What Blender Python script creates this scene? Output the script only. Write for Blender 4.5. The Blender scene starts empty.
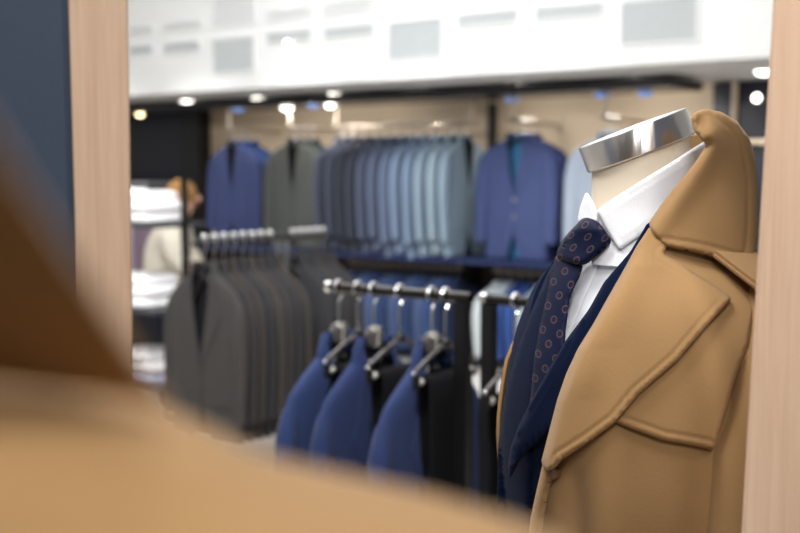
import bpy, bmesh, math, random
import numpy as np
from mathutils import Vector, Matrix
from mathutils.geometry import delaunay_2d_cdt

random.seed(7)
SC = bpy.context.scene
COL = SC.collection
PI = math.pi

# ------------------------------------------------------------------ camera frame
FPX = 1111.0
PITCH = math.radians(4.9)
EYE = Vector((0, 0, 1.5))
YAW = math.radians(36.2)                     # the view turns left of the wall normal (world +Y)
RIGHT = Vector((math.cos(YAW), math.sin(YAW), 0))
FWD_H = Vector((-math.sin(YAW), math.cos(YAW), 0))
FWD = FWD_H * math.cos(PITCH) - Vector((0, 0, 1)) * math.sin(PITCH)
UP = FWD_H * math.sin(PITCH) + Vector((0, 0, 1)) * math.cos(PITCH)

def ray(x, y):
    return FWD + RIGHT * ((x - 400) / FPX) - UP * ((y - 266.5) / FPX)
def at_h(x, y, hd):
    d = ray(x, y); return EYE + d * (hd / d.dot(FWD_H))
def at_y(x, y, Y):
    d = ray(x, y); return EYE + d * (Y / d.y)
def at_z(x, y, Z):
    d = ray(x, y); return EYE + d * ((Z - 1.5) / d.z)
def lat(x, hd, z):                            # lateral offset, horizontal distance, height
    return Vector((0, 0, z)) + RIGHT * x + FWD_H * hd

# ------------------------------------------------------------------ materials
def lin(c):
    c = c / 255.0
    return c / 12.92 if c <= 0.04045 else ((c + 0.055) / 1.055) ** 2.4
def rgb(r, g, b): return (lin(r), lin(g), lin(b), 1)

MATS = {}
def new_mat(name):
    m = bpy.data.materials.new(name); m.use_nodes = True
    nt = m.node_tree; b = nt.nodes['Principled BSDF']
    return m, nt, b
def fabric(name, col, rough=0.85, var=0.12, scale=60, bump=0.15, sheen=0.2, stretch=(1, 1, 1)):
    if name in MATS: return MATS[name]
    m, nt, b = new_mat(name)
    tc = nt.nodes.new('ShaderNodeTexCoord'); mp = nt.nodes.new('ShaderNodeMapping')
    mp.inputs['Scale'].default_value = stretch
    nt.links.new(tc.outputs['Object'], mp.inputs['Vector'])
    n = nt.nodes.new('ShaderNodeTexNoise'); n.inputs['Scale'].default_value = scale; n.inputs['Detail'].default_value = 4
    nt.links.new(mp.outputs['Vector'], n.inputs['Vector'])
    r = nt.nodes.new('ShaderNodeMapRange'); r.inputs['To Min'].default_value = 1 - var; r.inputs['To Max'].default_value = 1 + var
    nt.links.new(n.outputs['Fac'], r.inputs['Value'])
    mx = nt.nodes.new('ShaderNodeVectorMath'); mx.operation = 'SCALE'; mx.inputs[0].default_value = col[:3]
    nt.links.new(r.outputs['Result'], mx.inputs['Scale'])
    nt.links.new(mx.outputs['Vector'], b.inputs['Base Color'])
    b.inputs['Roughness'].default_value = rough
    b.inputs['Sheen Weight'].default_value = sheen; b.inputs['Sheen Roughness'].default_value = 0.5
    b.inputs['Specular IOR Level'].default_value = 0.25
    w = nt.nodes.new('ShaderNodeTexNoise'); w.inputs['Scale'].default_value = scale * 14; w.inputs['Detail'].default_value = 2
    nt.links.new(mp.outputs['Vector'], w.inputs['Vector'])
    bp = nt.nodes.new('ShaderNodeBump'); bp.inputs['Strength'].default_value = bump; bp.inputs['Distance'].default_value = 0.002
    nt.links.new(w.outputs['Fac'], bp.inputs['Height']); nt.links.new(bp.outputs['Normal'], b.inputs['Normal'])
    MATS[name] = m; return m
def plain(name, col, rough=0.5, metal=0.0, var=0.04, scale=25, spec=0.5, bump=0.03):
    if name in MATS: return MATS[name]
    m, nt, b = new_mat(name)
    tc = nt.nodes.new('ShaderNodeTexCoord')
    n = nt.nodes.new('ShaderNodeTexNoise'); n.inputs['Scale'].default_value = scale; n.inputs['Detail'].default_value = 3
    nt.links.new(tc.outputs['Object'], n.inputs['Vector'])
    r = nt.nodes.new('ShaderNodeMapRange'); r.inputs['To Min'].default_value = 1 - var; r.inputs['To Max'].default_value = 1 + var
    nt.links.new(n.outputs['Fac'], r.inputs['Value'])
    mx = nt.nodes.new('ShaderNodeVectorMath'); mx.operation = 'SCALE'; mx.inputs[0].default_value = col[:3]
    nt.links.new(r.outputs['Result'], mx.inputs['Scale']); nt.links.new(mx.outputs['Vector'], b.inputs['Base Color'])
    b.inputs['Roughness'].default_value = rough; b.inputs['Metallic'].default_value = metal
    b.inputs['Specular IOR Level'].default_value = spec
    if bump:
        bp = nt.nodes.new('ShaderNodeBump'); bp.inputs['Strength'].default_value = bump; bp.inputs['Distance'].default_value = 0.003
        nt.links.new(n.outputs['Fac'], bp.inputs['Height']); nt.links.new(bp.outputs['Normal'], b.inputs['Normal'])
    MATS[name] = m; return m
def glow(name, col, strength):
    m, nt, b = new_mat(name)
    b.inputs['Base Color'].default_value = col
    b.inputs['Emission Color'].default_value = col; b.inputs['Emission Strength'].default_value = strength
    return m
def wood_mat():
    m, nt, b = new_mat('pale_oak')
    tc = nt.nodes.new('ShaderNodeTexCoord'); mp = nt.nodes.new('ShaderNodeMapping'); mp.inputs['Scale'].default_value = (1, 1, 0.035)
    nt.links.new(tc.outputs['Object'], mp.inputs['Vector'])
    n = nt.nodes.new('ShaderNodeTexNoise'); n.inputs['Scale'].default_value = 330; n.inputs['Detail'].default_value = 5; n.inputs['Distortion'].default_value = 0.6
    nt.links.new(mp.outputs['Vector'], n.inputs['Vector'])
    n2 = nt.nodes.new('ShaderNodeTexNoise'); n2.inputs['Scale'].default_value = 60; n2.inputs['Detail'].default_value = 3
    nt.links.new(mp.outputs['Vector'], n2.inputs['Vector'])
    ad = nt.nodes.new('ShaderNodeMath'); ad.operation = 'ADD'
    nt.links.new(n.outputs['Fac'], ad.inputs[0]); nt.links.new(n2.outputs['Fac'], ad.inputs[1])
    cr = nt.nodes.new('ShaderNodeValToRGB')
    cr.color_ramp.elements[0].position = 0.3; cr.color_ramp.elements[0].color = rgb(207, 169, 140)
    cr.color_ramp.elements[1].position = 0.72; cr.color_ramp.elements[1].color = rgb(233, 203, 176)
    hf = nt.nodes.new('ShaderNodeMath'); hf.operation = 'MULTIPLY'; hf.inputs[1].default_value = 0.5
    nt.links.new(ad.outputs[0], hf.inputs[0]); nt.links.new(hf.outputs[0], cr.inputs['Fac'])
    nt.links.new(cr.outputs['Color'], b.inputs['Base Color']); b.inputs['Roughness'].default_value = 0.6
    bp = nt.nodes.new('ShaderNodeBump'); bp.inputs['Strength'].default_value = 0.1; bp.inputs['Distance'].default_value = 0.001
    nt.links.new(n.outputs['Fac'], bp.inputs['Height']); nt.links.new(bp.outputs['Normal'], b.inputs['Normal'])
    return m
def tie_mat():
    m, nt, b = new_mat('navy_silk_ring_print')
    N = nt.nodes.new; L = nt.links.new
    tc = N('ShaderNodeTexCoord'); uv = tc.outputs['UV']
    sp = N('ShaderNodeSeparateXYZ'); L(uv, sp.inputs[0])
    def mth(op, a, b_=None, c=None):
        n = N('ShaderNodeMath'); n.operation = op
        for i, v in enumerate((a, b_, c)):
            if v is None: continue
            if isinstance(v, (int, float)): n.inputs[i].default_value = v
            else: L(v, n.inputs[i])
        return n.outputs[0]
    v = mth('MULTIPLY', sp.outputs[1], 1.0)
    row = mth('FLOOR', v); odd = mth('MODULO', row, 2.0)
    u = mth('ADD', sp.outputs[0], mth('MULTIPLY', odd, 0.5))
    fu = mth('SUBTRACT', mth('FRACT', u), 0.5); fv = mth('SUBTRACT', mth('FRACT', v), 0.5)
    fu2 = mth('MULTIPLY', fu, 1.75)
    d = mth('SQRT', mth('ADD', mth('MULTIPLY', fu2, fu2), mth('MULTIPLY', fv, fv)))
    ringd = mth('ABSOLUTE', mth('SUBTRACT', d, 0.27))
    ring = mth('LESS_THAN', ringd, 0.06)
    dot = mth('LESS_THAN', d, 0.09)
    mix = N('ShaderNodeMix'); mix.data_type = 'RGBA'
    mix.inputs['A'].default_value = rgb(11, 20, 49); mix.inputs['B'].default_value = rgb(78, 58, 62)
    L(ring, mix.inputs['Factor'])
    mix2 = N('ShaderNodeMix'); mix2.data_type = 'RGBA'; mix2.inputs['B'].default_value = rgb(24, 32, 66)
    L(dot, mix2.inputs['Factor']); L(mix.outputs['Result'], mix2.inputs['A'])
    L(mix2.outputs['Result'], b.inputs['Base Color'])
    b.inputs['Roughness'].default_value = 0.6; b.inputs['Specular IOR Level'].default_value = 0.15
    return m
def slat_mat(): return plain('vent_grey', rgb(213, 219, 221), 0.6)

def brushed():
    m, nt, b = new_mat('brushed_chrome')
    tc = nt.nodes.new('ShaderNodeTexCoord'); mp = nt.nodes.new('ShaderNodeMapping'); mp.inputs['Scale'].default_value = (1, 1, .03)
    mp.inputs['Rotation'].default_value = (0, math.radians(-18), 0)
    nt.links.new(tc.outputs['Object'], mp.inputs['Vector'])
    tg = nt.nodes.new('ShaderNodeTangent'); tg.direction_type = 'RADIAL'; tg.axis = 'Z'; nt.links.new(tg.outputs[0], b.inputs['Tangent'])
    b.inputs['Anisotropic'].default_value = .75; b.inputs['Anisotropic Rotation'].default_value = .25
    n = nt.nodes.new('ShaderNodeTexNoise'); n.inputs['Scale'].default_value = 55; n.inputs['Detail'].default_value = 3
    nt.links.new(mp.outputs['Vector'], n.inputs['Vector'])
    bp = nt.nodes.new('ShaderNodeBump'); bp.inputs['Strength'].default_value = .35; bp.inputs['Distance'].default_value = .004
    nt.links.new(n.outputs['Fac'], bp.inputs['Height']); nt.links.new(bp.outputs['Normal'], b.inputs['Normal'])
    b.inputs['Base Color'].default_value = rgb(228, 226, 224); b.inputs['Metallic'].default_value = 1; b.inputs['Roughness'].default_value = .3
    return m
M_chrome = plain('chrome', rgb(235, 235, 235), 0.12, 1.0, 0.01, bump=0)
M_steel = plain('brushed_steel', rgb(205, 205, 205), 0.28, 1.0, 0.03, bump=0)
M_black = plain('black_metal', rgb(12, 12, 14), 0.4)
M_blackw = plain('black_lacquer', rgb(20, 22, 32), 0.25)
M_white = plain('white_paint', rgb(243, 245, 245), 0.7)
M_oak = wood_mat()
M_peg = plain('white_plastic', rgb(214, 212, 205), 0.4)
M_camel = fabric('camel_cotton', rgb(160, 125, 83), 0.85, 0.04, 22, 0.1, 0.1)
M_camel_in = fabric('camel_lining', rgb(150, 108, 66), 0.85, 0.05, 14, 0.2, 0.1)
M_stitch = fabric('camel_thread', rgb(172, 120, 66), 0.8, 0.05, 40, 0.1, 0.1)
M_shirt = fabric('white_cotton', rgb(236, 238, 243), 0.8, 0.02, 40, 0.1, 0.1)
M_navy = fabric('navy_wool', rgb(12, 23, 49), 0.9, 0.12, 90, 0.35, 0.02)
M_navy.node_tree.nodes['Principled BSDF'].inputs['Specular IOR Level'].default_value = .06
M_cream = plain('cream_fibreglass', rgb(236, 222, 200), 0.55, 0, 0.02)
M_tie = tie_mat()
M_button = plain('horn_button', rgb(120, 84, 52), 0.35)

# ------------------------------------------------------------------ object helpers
def link_mesh(name, verts, faces, mat, parent=None, smooth=True, uv=None):
    me = bpy.data.meshes.new(name)
    me.from_pydata([tuple(v) for v in verts], [], faces)
    me.validate()
    if smooth: me.polygons.foreach_set('use_smooth', [True] * len(me.polygons))
    if mat: me.materials.append(mat)
    if uv is not None:
        ul = me.uv_layers.new(name='UVMap')
        for l in me.loops: ul.data[l.index].uv = uv[l.vertex_index]
    o = bpy.data.objects.new(name, me); COL.objects.link(o)
    if parent: o.parent = parent
    return o
class MB:
    """collects shapes; build() links them as one mesh"""
    def __init__(s): s.v = []; s.f = []
    def add(s, verts, faces):
        b = len(s.v); s.v += [Vector(v) for v in verts]; s.f += [tuple(i + b for i in f) for f in faces]; return s
    def box(s, c, d, bev=0.0, rot=None):
        bm = bmesh.new(); bmesh.ops.create_cube(bm, size=1)
        for v in bm.verts: v.co = Vector((v.co.x * d[0], v.co.y * d[1], v.co.z * d[2]))
        if bev: bmesh.ops.bevel(bm, geom=bm.edges[:], offset=bev, segments=2, affect='EDGES')
        bm.verts.index_update()
        vs = [((rot @ v.co) if rot else v.co.copy()) + Vector(c) for v in bm.verts]
        fs = [[v.index for v in f.verts] for f in bm.faces]; bm.free()
        return s.add(vs, fs)
    def tube(s, pts, r, n=10, cap=True, flat=1.0):
        pts = [Vector(p) for p in pts]; rs = r if isinstance(r, (list, tuple)) else [r] * len(pts)
        rings = []; up = None
        for i, p in enumerate(pts):
            t = (pts[min(i + 1, len(pts) - 1)] - pts[max(i - 1, 0)]).normalized()
            if up is None:
                up = Vector((0, 0, 1)) if abs(t.z) < 0.9 else Vector((0, 1, 0))
            a = t.cross(up)
            if a.length < 1e-6: a = t.cross(Vector((1, 0, 0)))
            a.normalize(); b_ = a.cross(t).normalized(); up = b_
            rings.append([p + a * math.cos(2 * PI * k / n) * rs[i] + b_ * math.sin(2 * PI * k / n) * rs[i] * flat for k in range(n)])
        return s.loft(rings, cap)
    def loft(s, rings, cap=True, closed=True):
        n = len(rings[0]); v = [p for r in rings for p in r]; f = []
        for i in range(len(rings) - 1):
            for k in range(n if closed else n - 1):
                k2 = (k + 1) % n
                f.append((i * n + k, i * n + k2, (i + 1) * n + k2, (i + 1) * n + k))
        if cap:
            f.append(tuple(reversed(range(n)))); f.append(tuple(range((len(rings) - 1) * n, len(rings) * n)))
        return s.add(v, f)
    def ball(s, c, r, n=14, sq=(1, 1, 1)):
        rings = []
        for i in range(1, n):
            th = PI * i / n
            rings.append([Vector(c) + Vector((math.sin(th) * math.cos(2 * PI * k / n) * r * sq[0], math.sin(th) * math.sin(2 * PI * k / n) * r * sq[1], math.cos(th) * r * sq[2])) for k in range(n)])
        return s.loft(rings)
    def build(s, name, mat, parent=None, smooth=True, fix=True):
        o = link_mesh(name, s.v, s.f, mat, parent, False)
        bm = bmesh.new(); bm.from_mesh(o.data)
        if fix: bmesh.ops.recalc_face_normals(bm, faces=bm.faces[:])
        if smooth:
            for f in bm.faces: f.smooth = True
            for e in bm.edges:
                if len(e.link_faces) == 2 and e.calc_face_angle(0) > 0.7: e.smooth = False
        bm.to_mesh(o.data); bm.free()
        return o
def tag(o, label=None, cat=None, group=None, kind=None):
    if label: o['label'] = label
    if cat: o['category'] = cat
    if group: o['group'] = group
    if kind: o['kind'] = kind
    return o
def thing(name, label, cat, loc=(0, 0, 0), rz=0.0, group=None):
    o = bpy.data.objects.new(name, None); COL.objects.link(o); o.empty_display_size = 0.1
    o.location = loc; o.rotation_euler = (0, 0, rz)
    return tag(o, label, cat, group)
def put(name, parent, mesh, mat=None, loc=(0, 0, 0), rot=(0, 0, 0)):
    o = bpy.data.objects.new(name, mesh); COL.objects.link(o); o.parent = parent; o.location = loc; o.rotation_euler = rot
    if mat:
        o.material_slots[0].link = 'OBJECT'; o.material_slots[0].material = mat
    return o
CACHE = {}
def cached(key, fn):
    if key not in CACHE:
        o = fn(); me = o.data; bpy.data.objects.remove(o); CACHE[key] = me
    return CACHE[key]
def ordinal(i):
    return ['first', 'second', 'third', 'fourth', 'fifth', 'sixth', 'seventh', 'eighth', 'ninth', 'tenth', 'eleventh', 'twelfth', 'thirteenth', 'fourteenth', 'fifteenth', 'sixteenth'][i]

# ================================================================== SETTING
def struct(o): o['kind'] = 'structure'; return o
m_floor = plain('pale_floor', rgb(214, 204, 192), 0.35, 0, 0.05, 2.0)
struct(MB().box((-3, 2.5, -0.05), (13, 11, 0.1)).build('floor', m_floor, smooth=False))
BULK_Y = 4.95; SOF_Z = 2.0
struct(MB().box((-3.0, 6.35, 1.7), (13, 0.12, 3.4)).build('wall_back', plain('wall_dark', rgb(62, 56, 52), 0.8), smooth=False))
struct(MB().box((-3.0, BULK_Y + 0.04, (SOF_Z + 3.4) / 2), (13, 0.08, 3.4 - SOF_Z), 0.0).build('wall_bulkhead', M_white, smooth=False))
struct(MB().box((-3.0, BULK_Y + 0.69, SOF_Z + 0.02), (13, 1.22, 0.04)).build('ceiling_soffit', M_white, smooth=False))
struct(MB().box((-3, 2.5, 3.45), (13, 11, 0.1)).build('ceiling', M_white, smooth=False))

# partition that carries the oak frame (camera-facing vertical plane)
def slab(x0, x1, h0, h1, z0, z1):
    P = [lat(x, h, z) for z in (z0, z1) for (x, h) in ((x0, h0), (x1, h0), (x1, h1), (x0, h1))]
    return P, [(0, 3, 2, 1), (4, 5, 6, 7), (0, 1, 5, 4), (1, 2, 6, 5), (2, 3, 7, 6), (3, 0, 4, 7)]
HD = 0.83
m_panel = plain('dark_slate_panel', rgb(66, 78, 98), 0.55, 0, 0.06, 300, 0.4, 0.05)
struct(MB().add(*slab(-4, -0.222, HD + 0.012, HD + 0.05, 0, 2.6)).build('wall_left', m_panel, smooth=False))
struct(MB().add(*slab(0.335, 4, HD + 0.012, HD + 0.05, 0, 2.6)).build('wall_right', m_panel, smooth=False))

def stile(xo0, yo0, xo1, yo1, xi0, yi0, xi1, yi1, z0, z1):
    """a plank between two lines given by two sightings each, on the plane at HD"""
    def line(a, b, z):
        p, q = at_h(a[0], a[1], HD), at_h(b[0], b[1], HD)
        t = (z - p.z) / (q.z - p.z); r = p + (q - p) * t; return r
    vs = []
    for z in (z0, z1):
        o_, i_ = line((xo0, yo0), (xo1, yo1), z), line((xi0, yi0), (xi1, yi1), z)
        vs += [o_, i_, i_ + FWD_H * 0.007, o_ + FWD_H * 0.03]
    return vs
fr = thing('wooden_frame', 'pale oak frame standing upright around the opening into the shop floor', 'frame', lat(0.05, HD, 0))
def frame_part(name, vs):
    o = MB().add([v - fr.location for v in vs], [(0, 1, 2, 3), (4, 7, 6, 5), (0, 4, 5, 1), (1, 5, 6, 2), (2, 6, 7, 3), (3, 7, 4, 0)]).build(name, M_oak, fr, smooth=False)
    bv = o.modifiers.new('edge', 'BEVEL'); bv.width = 0.0012; bv.segments = 2
    return o
frame_part('stile', stile(68, 0, 76, 270, 126, 0, 131, 340, 0.0, 2.25))
rs = stile(834, 0, 816, 300, 776, 0, 744, 533, 0.0, 2.25)
frame_part('stile', rs)
P, F_ = slab(-0.29, 0.40, HD, HD + 0.03, 2.25, 2.31)
frame_part('top_rail', P)

struct(MB().add(*slab(-4, 4, -1.1, -1.05, 0, 3.0)).build('wall_light_block', plain('dark_umber_panel', rgb(70, 58, 50), .7), smooth=False))  # unseen dark wall added behind the camera to block ambient light

# ------------------------------------------------------------------ air vents
m_slat = slat_mat(); m_vent2 = plain('vent_pale', rgb(237, 239, 240), 0.6)
def vent(x0, y0, x1, y1, label, mat, slats):
    a = at_y(x0, y0, BULK_Y); b = at_y(x1, y1, BULK_Y)
    c = (a + b) / 2; w = abs(b.x - a.x); 
    a2 = at_y((x0 + x1) / 2, y0, BULK_Y); b2 = at_y((x0 + x1) / 2, y1, BULK_Y)
    return c, w
def add_vent(cx, cy, wpx, hpx, label, mat, slats, group):
    c = at_y(cx, cy, BULK_Y)
    w = abs(at_y(cx + wpx / 2, cy, BULK_Y).x - at_y(cx - wpx / 2, cy, BULK_Y).x)
    h = abs(at_y(cx, cy + hpx / 2, BULK_Y).z - at_y(cx, cy - hpx / 2, BULK_Y).z)
    t = thing('air_vent', label, 'vent', (c.x, BULK_Y, c.z), 0, group)
    m = MB()
    for s in (-1, 1):
        m.box((s * (w / 2 + 0.006), -0.006, 0), (0.012, 0.012, h + 0.024)); m.box((0, -0.006, s * (h / 2 + 0.006)), (w, 0.012, 0.012))
    m.build('vent_frame', M_white, t, smooth=False)
    m = MB(); n = max(2, slats)
    m.box((0, -0.001, 0), (w, 0.002, h))
    for k in range(n):
        m.box((0, -0.005, -h / 2 + (k + 0.5) * h / n), (w, 0.006, h / n * 0.5), 0, Matrix.Rotation(0.5, 3, 'X'))
    m.build('louvre', mat, t, smooth=False)
G1 = 'air vents on the white bulkhead'
for (cx, cy, wp, hp, lb, mt, n) in (
        (142, 50, 22, 6.5, 'slim grey air vent on white bulkhead, beside the left oak stile', m_slat, 3),
        (182.5, 47, 35, 8, 'slim grey air vent immediately left of the small square grille', m_slat, 3),
        (234, 55, 40, 32, 'small square grey air grille on white bulkhead, above the blue jackets at far left', m_slat, 9),
        (289.5, 36.5, 43, 9, 'slim grey air vent immediately right of the small square grille', m_slat, 3),
        (349.5, 31.5, 48, 9, 'slim grey air vent immediately left of the middle square grille', m_slat, 3),
        (415.5, 40, 52, 37, 'middle one of three square grey air grilles on white bulkhead', m_slat, 10),
        (488, 19, 58, 11, 'slim grey air vent immediately right of the middle square grille', m_slat, 3),
        (569.5, 12, 66, 11, 'slim grey air vent immediately left of the largest square grille', m_slat, 3),
        (659, 21, 74, 42, 'largest square grey air grille on white bulkhead, above the chrome neck cap', m_slat, 12),
        (142, 30, 22, 5, 'faint slim vent in upper row, beside the left oak stile', m_vent2, 3),
        (182.5, 26, 35, 6, 'faint slim vent in upper row, above the second slim vent from left', m_vent2, 3),
        (234, 11, 40, 25, 'faint square vent in upper row, above the small square grille', m_vent2, 8),
        (289, 14, 43, 8, 'faint slim vent in upper row, right of the faint square vent', m_vent2, 3),
        (349, 7, 48, 9, 'faint slim vent in upper row, above slim vent left of middle grille', m_vent2, 3)):
    add_vent(cx, cy, wp, hp, lb, mt, n, G1)

# ------------------------------------------------------------------ downlights
m_lamp = glow('lamp_glow', rgb(255, 250, 238), 9)
m_lampw = glow('lamp_glow_warm', rgb(255, 226, 170), 8)
def downlight(p, r, label, mat=None, energy=0, aim=None, col=(1, .95, .88), group='downlights in the soffit', wide=False):
    t = thing('downlight', label, 'light', p, 0, group)
    m = MB(); n = 24
    prof = [(r, 0.002), (r * 1.22, 0.001), (r * 1.22, -0.006), (r * 1.02, -0.008), (r, -0.003)]
    rings = [[Vector((q * math.cos(2 * PI * k / n), q * math.sin(2 * PI * k / n), z)) for k in range(n)] for q, z in prof]
    m.loft(rings + [rings[0]], False).build('bezel', M_steel, t)
    m = MB()
    rings = [[Vector((q * math.cos(2 * PI * k / n), q * math.sin(2 * PI * k / n), z)) for k in range(n)] for q, z in ((r * .99, -0.001), (r * .93, -0.010), (r * .72, -0.019), (r * .4, -0.025), (0.001, -0.027))]
    m.loft(rings).build('lens', mat or m_lamp, t)
    if energy:
        ld = bpy.data.lights.new('downlight_beam', 'SPOT'); ld.energy = energy; ld.spot_size = math.radians(150 if wide or 'canopy' in group else 95); ld.spot_blend = 0.7; ld.shadow_soft_size = 0.06; ld.color = col
        lo = bpy.data.objects.new('downlight_beam', ld); COL.objects.link(lo)
        lo.location = Vector(p) + Vector((0, 0, -0.05)); d = (aim - lo.location) if aim is not None else Vector((0, 0, -1))
        lo.rotation_euler = d.to_track_quat('-Z', 'Y').to_euler()
    return t
names = ['round soffit downlight nearest the dark left bay', 'round soffit downlight above the blue jackets at far left', 'round soffit downlight above the charcoal jackets',
         'round soffit downlight above the pale end of the grey jacket row', 'round soffit downlight above the big blue jacket', 'round soffit downlight above the pale grey jacket, left of the neck cap',
         'large bright soffit downlight close to the right oak stile']
for (x, y), nm in zip(((187, 100), (258, 97), (335, 93), (420, 90), (522, 84), (637, 78), (765, 70)), names):
    p = at_z(x, y, SOF_Z); downlight((p.x, p.y, SOF_Z), 0.042 if x < 700 else 0.05, nm, None, 25, Vector((p.x + 0.1, 5.95, 1.3)))

# ================================================================== WARDROBE (wall fixture)
BKY = 6.14
m_beige = plain('beige_laminate', rgb(188, 170, 146), 0.6, 0, 0.05, 6)
m_brown = plain('dark_brown_laminate', rgb(70, 58, 52), 0.6, 0, 0.06, 8)
m_navypanel = plain('dark_navy_laminate', rgb(20, 25, 42), 0.35, 0, 0.06, 8)
m_shelfnavy = plain('navy_shelf', rgb(36, 50, 92), 0.45)
m_rail = plain('champagne_metal', rgb(196, 184, 168), 0.42, 0.8, bump=0)
wd = thing('wall_wardrobe', 'long open wall wardrobe with black canopy, beige back and navy shelf', 'wardrobe', (-4.5, 5.9, 0))
W0 = wd.location
def wpart(mb, name, mat, parent=None, smooth=False):
    mb.v = [v - W0 for v in mb.v]; return mb.build(name, mat, parent or wd, smooth)
def xa(px, Y, py=172): return at_y(px, py, Y).x
XL, XR = -8.3, xa(670, 5.42)
XP0, XP1 = xa(187, 6.1), xa(207, 6.1)
wpart(MB().box(((XL + XR) / 2, 5.64, 1.955), (XR - XL, 0.44, 0.05), 0.012), 'canopy', M_blackw)
wpart(MB().box(((XP1 - 1.15) / 2 - 0.0, BKY + 0.02, 1.487), (abs(-1.15 - XP1), 0.03, 1.014)), 'back_panel', m_beige)
wpart(MB().box(((XP1 - 1.15) / 2, BKY + 0.02, 0.5), (abs(-1.15 - XP1), 0.03, 0.95)), 'back_panel', m_brown)
wpart(MB().box(((XL + XP0) / 2, BKY + 0.02, 0.98), (XP0 - XL, 0.03, 1.92)), 'back_panel', m_navypanel)
wpart(MB().box(((XP0 + XP1) / 2, 6.08, 0.98), (XP1 - XP0, 0.12, 1.92), 0.004), 'pilaster', M_black)
SHZ = 0.965
XSL = XP1 - 0.02
wpart(MB().box(((XSL - 1.3) / 2, 5.83, SHZ), (abs(-1.3 - XSL), 0.58, 0.03), 0.004), 'shelf', m_shelfnavy)
wpart(MB().box(((XSL - 1.3) / 2, 5.83, 0.36), (abs(-1.3 - XSL), 0.56, 0.04), 0.004), 'shelf', m_navypanel)
wpart(MB().box(((XSL - 1.3) / 2, 5.85, 0.17), (abs(-1.3 - XSL), 0.5, 0.34), 0.004), 'plinth', M_white)
wpart(MB().box(((XL + XP0) / 2, 5.9, 1.405), (XP0 - XL, 0.4, 0.025), 0.003), 'shelf', plain('grey_shelf', rgb(176, 178, 186), 0.5))
for px in (492, 466):
    x = xa(px, 6.1) if px == 492 else xa(474, 6.1)
    z0, z1 = (0.98, 1.93) if px == 492 else (0.38, 0.95)
    wpart(MB().box((x, 6.1, (z0 + z1) / 2), (0.05, 0.04, z1 - z0), 0.003), 'upright', M_black)
# right-hand end: dark bay with slim light trims
XE = xa(714, 6.1)
m_trim = plain('pale_trim', rgb(222, 205, 182), 0.5)
wpart(MB().box((XE + 0.8, 6.09, 0.997), (1.6, 0.06, 1.99)), 'end_panel', m_navypanel)
wpart(MB().box((xa(733, 6.04), 6.04, 1.0), (0.022, 0.04, 1.99), 0.003), 'upright', m_trim)
zz = at_y(755, 142, 6.04).z
wpart(MB().box((xa(733, 6.04) + .61, 6.02, zz), (1.2, 0.08, 0.028), 0.003), 'shelf', m_trim)
# lamps in that bay and under the canopy
for (x, y, lb, r, Yp) in ((757, 98, 'small round lamp on the dark panel beside the right oak stile', 0.02, 6.04),):
    p = at_y(x, y, Yp)
    t = downlight((p.x, Yp, p.z), r, lb, None, 0, None, group='small lamps'); t.rotation_euler = (-PI / 2, 0, 0)
for (x, y, lb, r) in ((287, 106.5, 'round canopy lamp above the charcoal jackets', 0.045), (330, 103.5, 'smaller round canopy lamp right of the charcoal jackets', 0.034),
                      (140, 113, 'dim warm canopy lamp in the dark left bay', 0.03)):
    p = at_z(x, y, 1.93)
    downlight((p.x, min(max(p.y, 5.48), 5.80), 1.93), r, lb, m_lampw if x == 140 else None, 4 if x > 200 else 0, Vector((p.x + .1, 6.1, 1.6)), wide=True, group='lamps under the black canopy')
for (x, y, lb) in ((238, 108, 'glowing blue glint on the canopy above the blue jackets at far left'), (312, 104, 'glowing blue glint on the canopy between two round canopy lamps'), (512, 98, 'glowing blue glint on the canopy above the big blue jacket'),
                   (602, 93, 'glowing blue glint on the canopy above the pale grey jacket'), (645, 91.5, 'glowing blue glint at the right end of the canopy')):
    p = at_z(x, y, 1.93)  # blue reflections on the canopy put in as glowing discs with beams
    downlight((p.x, min(max(p.y, 5.48), 5.80), 1.93), 0.045, lb, CACHE.setdefault('bl', glow('glint_glow_blue', rgb(110, 150, 220), 0.9)), 5, Vector((p.x, 6.1, 1.6)), group='lamps under the black canopy')
# round lamps on the bulkhead
for (x, y, lb) in ((290, 43, 'tiny bright lamp on white bulkhead, at the slim vent right of small grille'), (290, 1, 'tiny bright lamp at the very top of the white bulkhead'), (727, 2, 'tiny bright lamp on bulkhead right of the largest square grille')):
    p = at_y(x, y, BULK_Y)
    t = downlight((p.x, BULK_Y - 0.014, p.z), 0.014, lb, None, 0, group='small lamps'); t.rotation_euler = (-PI / 2, 0, 0)

# ================================================================== GARMENTS
def selip(hw, hd, n, ang):
    c, s = math.cos(ang), math.sin(ang)
    return hw * math.copysign(abs(c) ** (2 / n), c), hd * math.copysign(abs(s) ** (2 / n), s)
JT = [(0.0, .045, .04), (-0.012, .062, .045), (-0.03, .105, .046), (-0.05, .155, .048), (-0.072, .195, .05), (-0.095, .212, .052), (-0.14, .215, .056), (-0.22, .212, .06), (-0.32, .205, .06), (-0.42, .198, .058), (-0.52, .205, .058), (-0.62, .215, .058), (-0.715, .222, .056)]
def jt(z):
    zs = [-t[0] for t in JT]
    return (float(np.interp(-z, zs, [t[1] for t in JT])), float(np.interp(-z, zs, [t[2] for t in JT])))
VB = -0.35                                    # top button
def vhalf(z):                                  # half width of the open V at height z
    if z < VB: return 0.0 if z > -0.56 else (-0.56 - z) * 0.32
    return 0.062 * (1 - z / VB) ** 0.8 + 0.0
def front_y(x, z, off=0.0):
    hw, hd = jt(z); x = max(-hw * .98, min(hw * .98, x))
    return -(hd * (1 - (abs(x) / hw) ** 2.6) ** (1 / 2.6) + off)
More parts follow.
